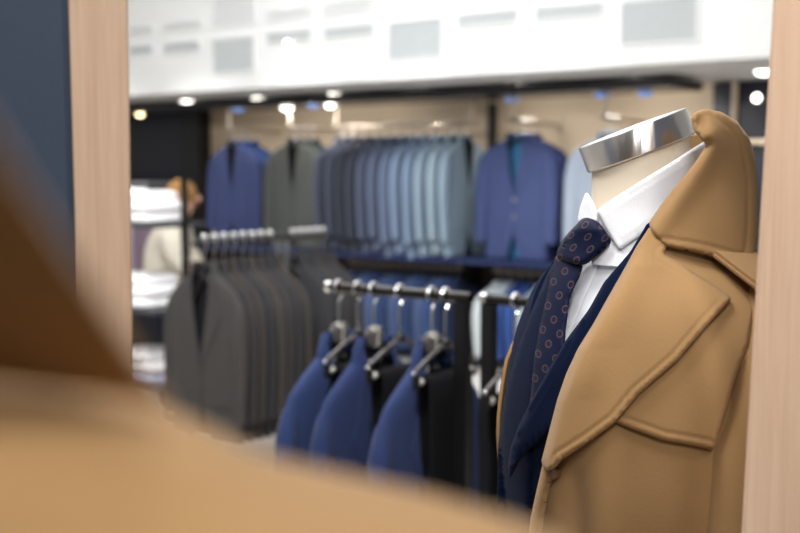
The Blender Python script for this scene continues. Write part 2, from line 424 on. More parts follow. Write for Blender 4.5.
def body_mesh(inset=0.0, cut=True, ruffle=0.004):
    n = 40; zs = list(np.linspace(0, -0.14, 11)) + list(np.linspace(-0.17, -0.715, 24))
    rings = []
    for z in zs:
        hw, hd = jt(z); hw -= inset; hd -= inset
        v = vhalf(z) if cut else 0
        x0 = max(v, 0.002); # angle where the front edge starts
        a0 = -PI / 2 + math.asin(min(.95, (x0 / hw) ** 1.3)) ; a1 = -PI / 2 + 2 * PI - (a0 + PI / 2)
        r = []
        for k in range(n + 1):
            a = a0 + (a1 - a0) * k / n; x, y = selip(hw, hd, 2.6, a)
            y += ruffle * math.sin(x * 55 + 1.3) * min(1, max(0, (-z - .2) * 2.2))
            r.append(Vector((x, y, z)))
        rings.append(r)
    m = MB(); m.loft(rings, False, False)
    return m
def patch_front(poly, off, th, nz=18, nx=6):
    """poly: list of (z, x_in, x_out) rows -> solid strip lying on the jacket front"""
    top, bot = [], []
    for (z, a, b) in poly:
        top.append([Vector((a + (b - a) * k / nx, front_y(a + (b - a) * k / nx, z, off + th), z)) for k in range(nx + 1)])
        bot.append([Vector((a + (b - a) * k / nx, front_y(a + (b - a) * k / nx, z, off), z)) for k in range(nx + 1)])
    m = MB(); rings = [t + list(reversed(b_)) for t, b_ in zip(top, bot)]
    m.loft(rings, True, True); return m
def lapel_rows(s):
    rows = []
    for z in np.linspace(-0.005, VB - 0.01, 22):
        xin = max(0.006, vhalf(z) - 0.004)
        if z > -0.13: xo = 0.062 + 0.05 * (-z / 0.13)
        else: xo = 0.122 - 0.108 * ((-z - 0.13) / (-VB - 0.12)) ** 1.25
        xo = max(xo, xin + 0.006)
        rows.append((z, s * xin, s * xo))
    return rows
def sleeve_mesh(s):
    pts = [(s * .160, 0.004, -.078), (s * .190, 0.0, -.108), (s * .217, -.002, -.155), (s * .234, -.004, -.26), (s * .24, -.01, -.38), (s * .243, -.022, -.5), (s * .243, -.032, -.6), (s * .243, -.034, -.625)]
    r = [.02, .042, .055, .057, .052, .047, .043, .042]
    return MB().tube(pts, r, 16, True)
def jm(kind):
    """meshes of a jacket, built once"""
    def solid(mb, name, th):
        def fn():
            o = mb().build(name, M_navy); return o
        return fn
    if kind == 'jacket':
        return [('body', cached('jb', lambda: body_mesh().build('body', M_navy))),
                ('lining', cached('jl', lambda: body_mesh(0.007, True, 0.003).build('lining', M_navy))),
                ('lapel', cached('jla', lambda: patch_front(lapel_rows(1), .003, .005).build('lapel', M_navy))),
                ('lapel', cached('jlb', lambda: patch_front(lapel_rows(-1), .003, .005).build('lapel', M_navy))),
                ('sleeve', cached('js1', lambda: sleeve_mesh(1).build('sleeve', M_navy))),
                ('sleeve', cached('js2', lambda: sleeve_mesh(-1).build('sleeve', M_navy))),
                ('collar', cached('jc', lambda: MB().loft([[Vector((w * math.cos(a), hd * math.sin(a), z)) for a in np.linspace(-0.55, PI + .55, 22)] for (z, w, hd) in ((-.03, .088, .052), (-.012, .08, .054), (.012, .066, .052), (.02, .06, .048), (.012, .055, .044), (-.02, .06, .04))], False, False).build('collar', M_navy))),
                ('pocket_flap', cached('jp1', lambda: patch_front([(z, .075, .175) for z in np.linspace(-.5, -.55, 4)], .003, .006).build('pocket_flap', M_navy))),
                ('pocket_flap', cached('jp2', lambda: patch_front([(z, -.075, -.175) for z in np.linspace(-.5, -.55, 4)], .003, .006).build('pocket_flap', M_navy))),
                ('button', cached('jbu', lambda: MB().tube([(0.008, front_y(0, VB) - .001, VB - .02), (0.008, front_y(0, VB) - .009, VB - .02)], .011, 14).build('button', M_button))),
                ('button', cached('jbv', lambda: MB().tube([(0.008, front_y(0, -.46) - .001, VB - .12), (0.008, front_y(0, -.46) - .009, VB - .12)], .011, 14).build('button', M_button)))]
def steep_mesh(me):
    key = ('steep', me.name)
    if key not in CACHE:
        c = me.copy()
        for v in c.vertices: v.co.z -= .07 * min(1.0, max(0.0, -v.co.z / .095)); v.co.x = math.copysign(min(abs(v.co.x), .195 + (abs(v.co.x) - .195) * .45), v.co.x)
        CACHE[key] = c
    return CACHE[key]
def garment(name, label, cat, loc, rz, mat, lining, group, sy=1.0, sx=1.0, sz=1.0, button=None, parts=None, steep=False):
    t = thing(name, label, cat, loc, rz, group); t.scale = (sx, sy, sz)
    for pn, me in jm('jacket'):
        if parts and pn not in parts: continue
        mm = lining if pn == 'lining' else (button or mat) if pn == 'button' else mat
        put(pn, t, steep_mesh(me) if steep else me, mm)
    return t
# shirts for the lower wall rail: closed front, folded collar, placket
def shirt_meshes():
    return [('body', cached('sb', lambda: MB().loft([[Vector((*selip(jt(z)[0] * .96, jt(z)[1] * .9, 2.4, a), z)) for a in np.linspace(0, 2 * PI, 28, endpoint=False)] for z in np.linspace(0, -.7, 22)], False).build('body', M_shirt))),
            ('sleeve', cached('ss1', lambda: sleeve_mesh(1).build('sleeve', M_shirt))), ('sleeve', cached('ss2', lambda: sleeve_mesh(-1).build('sleeve', M_shirt))),
            ('collar', cached('scl', lambda: MB().loft([[Vector((w * math.cos(a), hd * math.sin(a), z)) for a in np.linspace(-PI / 2 + .12, 1.5 * PI - .12, 24)] for (z, w, hd) in ((-.035, .082, .056), (.0, .068, .05), (.022, .056, .044), (.0, .05, .038))], False, False).build('collar', M_shirt)))]
def shirt(label, loc, rz, mat, group, sy=.6, sz=1.0, name='hanging_shirt', cat='shirt'):
    t = thing(name, label, cat, loc, rz, group); t.scale = (1, sy, sz)
    for pn, me in shirt_meshes(): put(pn, t, me, mat)
    return t
# hangers: origin at the neck of the hanger, hook above, rail along local Y at height H
def hook_mesh(H):
    pts = [(0, 0, 0), (0, 0, H - .034), (-.004, 0, H - .026)]
    for k in range(11):
        a = math.radians(-60 - 27 * k); pts.append((-.017 * math.cos(a) * 1.0 , 0, H + .017 * math.sin(a)))
    pts = [(0, 0, 0), (0, 0, H - .036), (.006, 0, H - .026), (.0145, 0, H - .012)] + [(.0175 * math.cos(math.radians(d)), 0, H + .0175 * math.sin(math.radians(d))) for d in range(-20, 215, 23)]
    return MB().tube(pts, .0034, 8)
def arm_pts(): return [(-.185, 0, -.085), (-.15, 0, -.068), (-.08, 0, -.034), (-.02, 0, .0), (.02, 0, .0), (.08, 0, -.034), (.15, 0, -.068), (.185, 0, -.085)]
def hanger(label, loc, rz, H, group, style='slim', mat=None):
    t = thing('coat_hanger', label, 'hanger', loc, rz, group)
    hk = put('hook', t, cached('hk%.3f' % H, lambda: hook_mesh(H).build('hook', M_steel)))
    put('arm', t, cached('arm' + style, lambda: MB().tube([(x * (.68 if style in ('broad', 'bulb') else .76), y, z * 1.2 - .024 - (.02 + .07 * min(1, max(0, -z / .085)) if style in ('broad', 'bulb') else 0)) for x, y, z in arm_pts()], [.006, .011, .012, .011, .011, .012, .011, .006] if style != 'slim' else [.004, .006, .007, .008, .008, .007, .006, .004], 10).build('arm', M_black)), mat)
    if style == 'broad':
        npo = put('neck_plate', t, cached('npl', lambda: MB().box((0, 0, .012), (.056, .026, .048), .008).build('neck_plate', M_steel)))
        put('neck_band', npo, cached('npb', lambda: MB().box((0, -.0, .012), (.018, .0285, .05), .004).build('neck_band', plain('pale_steel', rgb(240, 238, 230), .2, .6))))
    if style == 'bulb':
        put('hook_cap', hk, cached('hcap', lambda: MB().ball((0, 0, 0), .019, 10, (1, .7, .8)).build('hook_cap', M_steel)), None, (0, 0, H + .0295))
    if style == 'cap':
        put('neck_plate', t, cached('npc', lambda: MB().ball((0, 0, .018), .015, 12, (1.2, .6, .8)).build('neck_plate', M_steel)))
    return t
HK = 0.085
def jcol(i): return None
def fab(name, c): return fabric(name, rgb(*c), .85, .1, 40, .2, .06)
m_dark_lining = fab('dark_lining', (24, 24, 30)); m_teal = fab('teal_lining', (60, 120, 165))

# ---- centre rail: row of jackets hung side-on, dark grey to pale blue
RZ = 1.79; RY = 5.74
x0, x1 = xa(333, RY, 122), xa(476, RY, 122)
wpart(MB().tube([(x0, RY, RZ), (x1, RY, RZ)], .0125, 12), 'hanging_rail', m_rail, smooth=True)
for x in (x0 + .03, x1 - .03):
    wpart(MB().tube([(x, RY, RZ), (x, RY, 1.935)], .011, 10), 'rail_bracket', m_rail, smooth=True)
grad = [(74, 80, 96), (76, 82, 98), (64, 68, 80), (70, 74, 88), (92, 100, 122), (104, 114, 140), (112, 126, 154), (128, 146, 172), (128, 148, 174), (146, 166, 184), (158, 178, 192), (150, 172, 190)]
tone = ['slate grey', 'slate grey', 'charcoal grey', 'charcoal grey', 'mid grey-blue', 'mid grey-blue', 'blue-grey', 'light blue-grey', 'light blue-grey', 'pale blue-grey', 'pale blue-grey', 'pale blue-grey']
n = len(grad)
for i in range(n):
    x = x0 + .05 + (x1 - x0 - .07) * (i + .35) / n
    w = ordinal(i)
    garment('hanging_jacket', f'{tone[i]} suit jacket side-on, {w} from the left on the champagne wall rail', 'jacket', (x, RY, RZ - HK), PI / 2 + .0 + random.uniform(-.03, .03), fab('grad%d' % i, grad[i]), m_dark_lining, 'side-on jackets on the champagne wall rail', .5, 1.0, random.uniform(.98, 1.04))
    hanger(f'black hanger of the {w} side-on jacket from the left, champagne wall rail', (x, RY, RZ - HK), PI / 2, HK, 'hangers on the champagne wall rail')

# ---- face-out arms
def face_out(px, py, mats, tones, where, lining, gap=.085, Y0=5.60, sy=.56, extra=''):
    """arm standing off the wall; jackets face the shop, first one in front"""
    x = xa(px, Y0, py); z = RZ
    wpart(MB().tube([(x, Y0 - .03, z + .012), (x, Y0, z), (x, BKY, z)], .011, 10), 'hanging_arm', m_rail, smooth=True)
    wpart(MB().tube([(x, Y0 + .02, z), (x, Y0 + .02, 1.935)], .010, 10), 'arm_drop', m_rail, smooth=True)
    for i, (m, tn) in enumerate(zip(mats, tones)):
        y = Y0 + .07 + i * gap
        wh = 'front' if i == 0 else ['', 'second', 'third', 'fourth'][i]
        garment('hanging_jacket', f'{tn} jacket facing out, {wh} on the wall arm {where}', 'jacket', (x, y, z - HK), random.uniform(-.05, .05), m, lining if i == 0 else m_dark_lining, f'face-out jackets {where}', sy, .95, 1.0, M_chrome if extra else None)
        hanger(f'hanger of the {wh} face-out jacket on the arm {where}', (x, y, z - HK), 0, HK, f'hangers {where}', 'cap', M_black)
b1, b2, b3 = fab('cobalt_wool', (56, 66, 106)), fab('royal_wool', (46, 68, 118)), fab('deep_blue_wool', (32, 54, 98))
face_out(227, 118, [b1, b2, b3], ['cobalt blue', 'royal blue', 'deep blue'], 'beside the black pilaster', m_dark_lining)
face_out(288, 114, [fab('greenish_grey_wool', (76, 79, 77)), fab('charcoal_green_wool', (64, 69, 72)), fab('dark_teal_wool', (46, 56, 62))], ['grey-green', 'charcoal', 'dark teal'], 'left of the champagne rail', m_dark_lining)
face_out(511, 105, [fab('blue_wool', (68, 80, 124)), fab('indigo_wool', (62, 72, 122)), fab('ink_wool', (40, 46, 84))], ['large mid blue', 'indigo', 'ink blue'], 'right of the champagne rail', m_teal, extra='x')
face_out(604, 98, [fab('pale_wool', (166, 178, 196)), fab('grey_wool2', (150, 160, 176))], ['pale silver grey', 'dove grey'], 'behind the chrome neck cap', m_shirt if False else m_dark_lining)

# ---- lower wall rails with shirts and jackets hung side-on
LZ = 0.895; LY = 5.8
def low_row(px0, px1, cols, where, n):
    a, b = xa(px0, LY, 280), xa(px1, LY, 280)
    wpart(MB().tube([(a, LY, LZ), (b, LY, LZ)], .0125, 12), 'hanging_rail', m_rail, smooth=True)
    for x in (a + .02, b - .02):
        wpart(MB().tube([(x, LY, LZ), (x, LY, SHZ - .01)], .01, 10), 'rail_bracket', m_rail, smooth=True)
    for i in range(n):
        x = a + (b - a) * (i + .5) / n; c, tn = cols[i % len(cols)] if not callable(cols) else cols(i)
        shirt(f'{tn} shirt, {ordinal(i)} from the left on the lower wall rail {where}', (x, LY, LZ - .075), PI / 2, fab('low_' + tn.replace(' ', '_'), c), f'shirts on the lower rail {where}', .5, .66)
        hanger(f'hanger of the {ordinal(i)} shirt from left, lower wall rail {where}', (x, LY, LZ - .075), PI / 2, .075, f'hangers on the lower rail {where}')
low_row(350, 462, lambda i: [((66, 92, 144), 'strong blue'), ((54, 70, 110), 'dusky blue'), ((88, 106, 148), 'soft blue')][i % 3], 'behind the navy suits', 14)
low_row(494, 580, lambda i: ((226, 236, 240), 'off-white') if i in (0, 1) else ((64, 96, 168), 'bright blue') if i in (2, 3) else ((184, 206, 218), 'ice blue'), 'behind the tie', 8)

# ---- dark left bay: maroon and lilac garments
for i, (px, c, tn) in enumerate(((138, (150, 34, 76), 'maroon'), (147, (158, 40, 80), 'wine red'), (157, (176, 156, 178), 'lilac grey'))):
    x = xa(px, 5.85, 240)
    shirt(f'{tn} shirt hung side-on in the dark left bay under its grey shelf', (x, 5.85, 1.26), PI / 2, fab('bay_' + tn.replace(' ', '_'), c), 'shirts in the dark left bay', .55, .9)
    hanger(f'silver hooked hanger of the {tn} shirt in the dark left bay', (x, 5.85, 1.26), PI / 2, .075, 'hangers in the dark left bay')
wpart(MB().tube([(XL + .1, 5.85, 1.335), (XP0, 5.85, 1.335)], .0125, 12), 'hanging_rail', m_rail, smooth=True)

# ================================================================== GREY JACKET RACK
GX = -3.57; GZ = 1.182; GY0, GY1 = 3.36, 4.26
gr = thing('garment_rack', 'chrome floor rack loaded with charcoal grey jackets', 'clothes rack', (GX, 3.9, 0))
def gpart(mb, name, mat): mb.v = [v - gr.location for v in mb.v]; return mb.build(name, mat, gr)
gpart(MB().tube([(GX, GY0, GZ), (GX, GY1, GZ)], .0125, 12), 'rail', M_black)
for y in (3.905, 3.965):
    gpart(MB().tube([(GX, y, .03), (GX, y, GZ)], .0125, 12), 'post', M_chrome)
for y in (3.905, 3.965):
    gpart(MB().tube([(GX - .3, y, .02), (GX + .3, y, .02)], .018, 10), 'foot', M_chrome)
cols = [(74, 72, 72), (64, 62, 64), (70, 66, 64), (58, 58, 62), (76, 72, 70), (66, 64, 64), (60, 60, 64), (72, 68, 66), (62, 62, 66), (56, 58, 62), (70, 68, 70), (60, 58, 60), (66, 64, 66)]
gys = [3.42 + .06 * i for i in range(8)] + [4.005 + .055 * i for i in range(5)]
for i, y in enumerate(gys):
    lb = 'charcoal grey suit jacket at the front end of the chrome floor rack, facing out' if i == 0 else f'charcoal grey jacket, {ordinal(i)} behind the front one on the chrome floor rack'
    garment('hanging_jacket', lb, 'jacket', (GX, y, GZ - .097), random.uniform(-.02, .02), fab('grey_rack%d' % i, tuple(c * .84 for c in cols[i])), m_dark_lining, 'charcoal jackets on the chrome floor rack', .40 if i else .5, 1.07, .98, steep=True)
    hanger(('front-end' if i == 0 else ordinal(i) + ' from the front') + ' silver topped hanger on the chrome floor rack', (GX, y, GZ - .097), 0, .097, 'hangers on the chrome floor rack', 'bulb')

# ================================================================== NAVY SUIT RACKS
NZ = 1.215; NY = 2.11
m_railk = plain('rail_gunmetal', rgb(58, 56, 54), .25, .9, bump=0)
def floor_rack(xs, xe, post_x, label):
    t = thing('garment_rack', label, 'clothes rack', ((xs + xe) / 2, NY, 0)); o = t.location
    def part(mb, name, mat): mb.v = [v - o for v in mb.v]; return mb.build(name, mat, t)
    part(MB().tube([(xs, NY, NZ), (xe, NY, NZ)], .0125, 14), 'rail', m_railk)
    part(MB().tube([(xs - .004, NY, NZ), (xs + .01, NY, NZ)], .0145, 14), 'end_cap', M_chrome)
    part(MB().box((post_x, NY, NZ / 2 - .005), (.034, .024, NZ - .01), .003), 'post', M_black)
    part(MB().box((post_x, NY, .012), (.09, .5, .024), .005), 'foot', M_black)
xs, xe = xa(329, NY, 288), xa(471, NY, 298)
xs2, xe2 = xa(484, NY, 295), xa(640, NY, 305)
floor_rack(xs, xe, xa(462, NY, 330), 'short black floor rack holding three navy suit jackets')
floor_rack(xs2, xe2, xa(489, NY, 330), 'black floor rack partly behind the tie, holding black trousers')
m_nv = [fab('navy_suit', (40, 56, 98)), fab('navy_suit_b', (37, 51, 92)), fab('navy_suit_c', (39, 53, 94))]
HB = 0.13
wher = ['farthest left', 'in the middle', 'next to the black post']
for i, px in enumerate((337, 372, 430)):
    x = xa(px + 2, NY, 290)
    garment('hanging_jacket', f'navy suit jacket {wher[i]} on the short black floor rack', 'jacket', (x, NY, NZ - HB), PI / 2 - .05, m_nv[i], m_dark_lining, 'navy suit jackets on the short floor rack', .5, .93, 1.0, steep=True)
    hanger(f'dark hanger with steel neck plate, of the navy jacket {wher[i]}', (x, NY, NZ - HB + .005), PI / 2, HB - .005, 'hangers of the navy suit jackets', 'broad')
m_trous = fabric('black_trouser_wool', rgb(8, 9, 15), .9, .1, 40, .2, 0)
def trouser_hanger(label, x, rz, group, H=.115):
    t = thing('trouser_hanger', label, 'hanger', (x, NY, NZ - H), rz, group)
    put('hook', t, cached('hk%.3f' % H, lambda: hook_mesh(H).build('hook', M_chrome)))
    ta = put('arm', t, cached('tarm', lambda: MB().tube([(-.125, 0, -.048), (-.12, 0, -.045), (-.06, 0, -.018), (-.012, 0, .0), (.012, 0, .0), (.06, 0, -.018), (.12, 0, -.045), (.125, 0, -.048)], [.003, .006, .006, .007, .007, .006, .006, .003], 10).build('arm', plain('arm_gunmetal', rgb(88, 84, 84), .3, .7))))
    put('collar_nut', t, cached('tnut', lambda: MB().ball((0, 0, .006), .013, 10).build('collar_nut', M_black)))
    for s in (-1, 1):
        put('clip', ta, cached('clip', lambda: MB().box((0, 0, -.012), (.014, .016, .034), .003).build('clip', M_black)), None, (s * .118, 0, -.058))
        put('tip', ta, cached('tip', lambda: MB().ball((0, 0, 0), .005, 8).build('tip', M_steel)), None, (s * .126, 0, -.048))
    tb = put('trouser_bar', t, cached('tbar', lambda: MB().tube([(-.106, 0, -.070), (.106, 0, -.070)], .006, 10).build('trouser_bar', M_black)))
    for s in (-1, 1):
        put('peg', tb, cached('peg', lambda: MB().tube([(-.013, 0, 0), (-.009, 0, 0), (.009, 0, 0), (.013, 0, 0)], [.006, .0085, .0085, .006], 12).build('peg', M_peg)), None, (s * .108, 0, -.070))
def trousers(label, x, rz, group, w=.176, L=.62):
    t = thing('folded_trousers', label, 'trousers', (x, NY, NZ - .115 - .070), rz, group)
    for s in (-1, 1):
        m = MB(); rings = []
        for z, th in ((-L, .012), (-L + .01, .014), (-.3, .013), (-.06, .011), (-.01, .009), (.003, .006), (.0085, .003), (.0105, .002)):
            hw = w / 2 * (1 - .12 * (-z / L) if z < 0 else 1)
            r = []
            for a in np.linspace(0, 2 * PI, 20, endpoint=False):
                px_, py_ = selip(hw, th / 2 + .0015, 3.5, a)
                r.append(Vector((px_, py_ + s * (.0155 if z < -.005 else .0115 if z < .005 else .0075 if z < .01 else .0045), z)))
            rings.append(r)
        m.loft(rings).build('leg', m_trous, t)
for px, wh in ((358, 'between the left and middle navy jackets'), (400, 'between the middle and right navy jackets'), (446, 'beside the black post of the short rack')):
    x = xa(px, NY, 293)
    trouser_hanger(f'gunmetal trouser hanger with white pegs {wh}', x, PI / 2, 'trouser hangers on the short floor rack')
    trousers(f'black trousers folded over a hanger bar {wh}', x, PI / 2, 'black trousers on the short floor rack')
x = xa(516, NY, 297)
trouser_hanger('gunmetal trouser hanger with white peg on the rack behind the tie', x, PI / 2, None, .135)
t = trousers('black trousers folded over a hanger bar on the rack behind the tie', x, PI / 2, None)
bpy.data.objects[[o.name for o in COL.objects if o.get('label') == 'black trousers folded over a hanger bar on the rack behind the tie'][0]].location.z -= .02

# ================================================================== SHIRT SHELF UNIT
SU = at_h(185, 240, 5.5); SX, SY = SU.x, SU.y
su = thing('display_shelf', 'black metal display shelf stacked with folded white shirts', 'shelf', (SX - .45, SY, 0))
def spart(mb, name, mat): mb.v = [v - su.location for v in mb.v]; return mb.build(name, mat, su)
for (dx, dy) in ((0, 0), (-.9, 0)):
    spart(MB().box((SX + dx, SY + dy, .74), (.03, .03, 1.48), .003), 'post', M_black)
shz = [1.245, 0.82, 0.43]
for z in shz:
    spart(MB().box((SX - .46, SY, z - .012), (.86, .34, .022), .003), 'shelf_board', plain('smoked_board', rgb(72, 74, 80), .4))
m_wshirt = fabric('blown_white_cotton', rgb(250, 250, 252), .8, .01, 30, .1, .1)
m_lshirt = fabric('lilac_white_cotton', rgb(214, 220, 246), .8, .02, 30, .1, .1)
def folded(label, c, w, d, h, mat, group):
    t = thing('folded_shirt', label, 'shirt', c, random.uniform(-.05, .05), group)
    m = MB(); rings = []
    for z, k in ((0, .93), (.2, 1.0), (.55, 1.0), (.85, .96), (1.0, .86)):
        rings.append([Vector((*selip(w / 2 * k, d / 2 * k, 5, a), z * h + .003 * math.sin(a * 5) * (z > .5))) for a in np.linspace(0, 2 * PI, 36, endpoint=False)])
    m.loft(rings).build('body', mat, t)
    if 'topmost' not in label: return
    m = MB(); m.tube([(.07 * math.cos(a), -d / 2 + .1 + .05 * math.sin(a), h + .004) for a in np.linspace(-.3, PI + .3, 14)], .011, 8).build('collar', mat, t)
lev = ['top', 'middle', 'lowest']
for si, z in enumerate(shz):
    k = 3 if si != 2 else 3
    for j in range(k):
        hh = (.05, .05, .04)[j]
        wj = .40 if j < 2 else .30
        folded(f'folded white shirt, {["lowest", "second", "topmost"][j]} of the stack on the {lev[si]} shelf board', (SX - .32, SY, z + j * .057), wj, .3, hh, m_wshirt if (si < 2 or j) else m_lshirt, 'folded white shirts on the display shelf')

# ================================================================== PERSON
def skin_object(name, pts, edges, radii, mat, parent, sub=2, root=0):
    me = bpy.data.meshes.new(name); me.from_pydata(pts, edges, []); me.materials.append(mat)
    o = bpy.data.objects.new(name, me); COL.objects.link(o); o.parent = parent
    md = o.modifiers.new('skin', 'SKIN'); md.use_smooth_shade = True
    for i, r in enumerate(radii):
        sv = me.skin_vertices[0].data[i]; sv.radius = r if isinstance(r, tuple) else (r, r); sv.use_root = (i == root)
    s = o.modifiers.new('sub', 'SUBSURF'); s.levels = sub; s.render_levels = sub
    return o
PP = at_h(184, 215, 6.55)
pr = thing('person', 'person in a cream jumper stooping behind the black shelf post, reaching right', 'person', (PP.x, PP.y, 0), YAW + .0)
# local axes: x = picture right, y = away from the camera, z up; the person faces +x and a little to the camera
m_skin = plain('skin', rgb(224, 176, 150), .55, 0, .03); m_jumper = fab('cream_jumper', (232, 224, 208)); m_hair = fab('light_brown_hair', (160, 118, 74)); m_jean = fab('dark_trousers', (40, 44, 58)); m_shoe = plain('dark_shoe', rgb(30, 28, 28), .5)
P_ = [(-.12, 0, .80), (-.12, 0, .92), (-.10, 0, 1.06), (-.07, 0, 1.17), (-.02, -.01, 1.235), (.0, -.012, 1.30), (.01, -.012, 1.355),   # 0-6 pelvis..head
      (-.06, -.15, 1.16), (-.01, -.20, .98), (.07, -.20, .90), (.115, -.19, .915),      # 7-10 near arm to hand
      (-.06, .15, 1.16), (-.0, .19, .97), (.08, .17, .92), (.125, .16, .935),        # 11-14 far arm
      (-.12, -.085, .76), (-.08, -.09, .44), (-.11, -.09, .08), (.02, -.095, .035),   # 15-18 near leg
      (-.12, .085, .76), (-.07, .09, .44), (-.10, .09, .08), (.03, .095, .035)]      # 19-22 far leg
E_ = [(0, 1), (1, 2), (2, 3), (3, 4), (4, 5), (5, 6), (3, 7), (7, 8), (8, 9), (9, 10), (3, 11), (11, 12), (12, 13), (13, 14), (0, 15), (15, 16), (16, 17), (17, 18), (0, 19), (19, 20), (20, 21), (21, 22)]
R_ = [.12, .115, .12, .115, .052, .07, .075, .06, .042, .032, .03, .06, .042, .032, .03, .085, .055, .04, .03, .085, .055, .04, .03]
# fingers
for hand, base in ((10, -1), (14, 1)):
    hx, hy, hz = P_[hand]
    for k in range(4):
        i0 = len(P_); P_ += [(hx + .035, hy + (k - 1.5) * .017, hz - .002), (hx + .062 - abs(k - 1.2) * .006, hy + (k - 1.5) * .018, hz - .02)]
        R_ += [.0085, .0075]; E_ += [(hand, i0), (i0, i0 + 1)]
    i0 = len(P_); P_ += [(hx + .01, hy - base * .035, hz - .006), (hx + .035, hy - base * .042, hz - .02)]; R_ += [.01, .008]; E_ += [(hand, i0), (i0, i0 + 1)]
skin_object('body', P_, E_, R_, m_skin, pr)
J = [0.0]
jp = [(-.12, 0, .84), (-.12, 0, .95), (-.10, 0, 1.06), (-.07, 0, 1.16), (-.04, 0, 1.21), (-.06, -.15, 1.155), (-.01, -.20, .98), (.055, -.20, .906), (-.06, .15, 1.155), (0, .19, .97), (.065, .174, .925)]
skin_object('jumper', jp, [(0, 1), (1, 2), (2, 3), (3, 4), (3, 5), (5, 6), (6, 7), (3, 8), (8, 9), (9, 10)], [.14, .135, .145, .14, .07, .08, .062, .045, .08, .062, .045], m_jumper, pr)
skin_object('trousers', [(-.12, 0, .86), (-.12, 0, .79), (-.12, -.085, .74), (-.08, -.09, .44), (-.11, -.09, .1), (-.12, .085, .74), (-.07, .09, .44), (-.10, .09, .1)], [(0, 1), (1, 2), (2, 3), (3, 4), (1, 5), (5, 6), (6, 7)], [.13, .13, .1, .07, .06, .1, .07, .06], m_jean, pr)
hm = MB()
hm.ball((-.012, -.012, 1.365), .092, 16, (1.0, .92, 1.0)); hm.ball((-.062, -.012, 1.30), .06, 12, (.8, 1.2, 1.3))
hm.build('hair', m_hair, pr)
fm = MB(); fm.ball((.088, -.012, 1.34), .014, 8, (1.1, .8, 1.2)); fm.build('nose', m_skin, pr)
for s in (-1, 1):
    MB().ball((.07, -.012 + s * .03, 1.362), .009, 8).build('eye', plain('dark_eye', rgb(50, 36, 30), .3), pr)
MB().ball((.082, -.012, 1.305), .016, 8, (.5, 1.3, .4)).build('mouth', plain('lip', rgb(190, 110, 104), .5), pr)
MB().ball((.0, -.095, 1.335), .018, 8, (.7, .5, 1.2)).build('ear', m_skin, pr)
for s in (-1, 1):
    MB().ball((-.045, s * .092, .045), .05, 12, (1.9, .8, .85)).build('shoe', m_shoe, pr)


# ================================================================== DRESSED MANNEQUIN
MYAW = math.radians(65)
FD = RIGHT * -math.sin(MYAW) + FWD_H * -math.cos(MYAW)       # the way the chest faces
LD = RIGHT * math.cos(MYAW) + FWD_H * -math.sin(MYAW)        # the form's own left
MO = lat(0.283, 1.21, 0)
M_RZ = math.atan2(FD.y, FD.x)
FDn, LDn, EYEn, MOn = (np.array(v) for v in (FD, LD, EYE, MO))
ZN = np.array((0, 0, 1.0))
#        z     half-width  half-depth  forward offset
TORSO = [(1.60, .054, .054, .036), (1.46, .054, .056, .034), (1.44, .058, .058, .030), (1.42, .078, .068, .022), (1.40, .112, .078, .020), (1.37, .155, .090, .020),
         (1.34, .178, .099, .021), (1.30, .188, .108, .024), (1.25, .190, .114, .026), (1.20, .186, .117, .027), (1.10, .172, .115, .022), (1.0, .168, .118, .015), (.85, .185, .12, .01), (.5, .2, .13, .01), (0, .2, .13, .01)]
COLLAR = [(1.60, .070, .062, .004), (1.575, .084, .074, -.002), (1.55, .098, .086, -.006), (1.50, .112, .096, -.006), (1.45, .126, .104, -.004), (1.42, .134, .110, .0), (1.39, .152, .120, .01), (1.36, .19, .135, .02), (1.0, .2, .15, .02)]
SHCOL = [(1.60, .064, .066, .034), (1.50, .064, .066, .034), (1.47, .067, .069, .032), (1.44, .076, .076, .030), (1.42, .088, .084, .026), (1.40, .118, .092, .022), (1.37, .16, .106, .02), (1.0, .2, .15, .02)]
FINE = {}
def fine(T):
    """the table resampled with a smooth curve through its rows"""
    k = id(T)
    if k not in FINE:
        z = np.array([t[0] for t in T], float)[::-1]; zf = np.linspace(z[0], z[-1], 1600); cols_ = []
        for i in (1, 2, 3):
            y = np.array([t[i] for t in T], float)[::-1]; h = np.diff(z); s = np.diff(y) / h; m = np.zeros(len(y))
            for j in range(1, len(y) - 1):
                if s[j - 1] * s[j] > 0: m[j] = (h[j - 1] + h[j]) / (h[j - 1] / s[j] + h[j] / s[j - 1]) 
            m[0], m[-1] = s[0], s[-1]
            j = np.clip(np.searchsorted(z, zf) - 1, 0, len(h) - 1); t = (zf - z[j]) / h[j]
            cols_.append((2 * t**3 - 3 * t**2 + 1) * y[j] + (t**3 - 2 * t**2 + t) * h[j] * m[j] + (-2 * t**3 + 3 * t**2) * y[j + 1] + (t**3 - t**2) * h[j] * m[j + 1])
        ker = np.ones(31) / 31
        cols_ = [np.convolve(np.pad(c, 15, 'edge'), ker, 'valid') for c in cols_]
        FINE[k] = (zf, cols_)
    return FINE[k]
def tab(T, z):
    zf, c = fine(T); return [np.interp(z, zf, q) for q in c]
NEXP = 2.25
def slim(z): return np.interp(z, [1.42, 1.45], [.80, 1.0])        # the far half of the form is a little narrower
def implicit(T, p, off):
    q = p - MOn; f = q @ FDn; l = q @ LDn; z = q[..., 2]
    if isinstance(off, np.ndarray) and off.ndim == 1 and q.ndim == 2 and len(off) != len(q): raise ValueError
    w, d, fo = tab(T, z); w = np.where(l < 0, w * slim(z), w) + off; d = d + off
    return ((np.abs(l / w) ** NEXP + np.abs((f - fo) / d) ** NEXP) ** (1 / NEXP) - 1) * np.minimum(w, d)
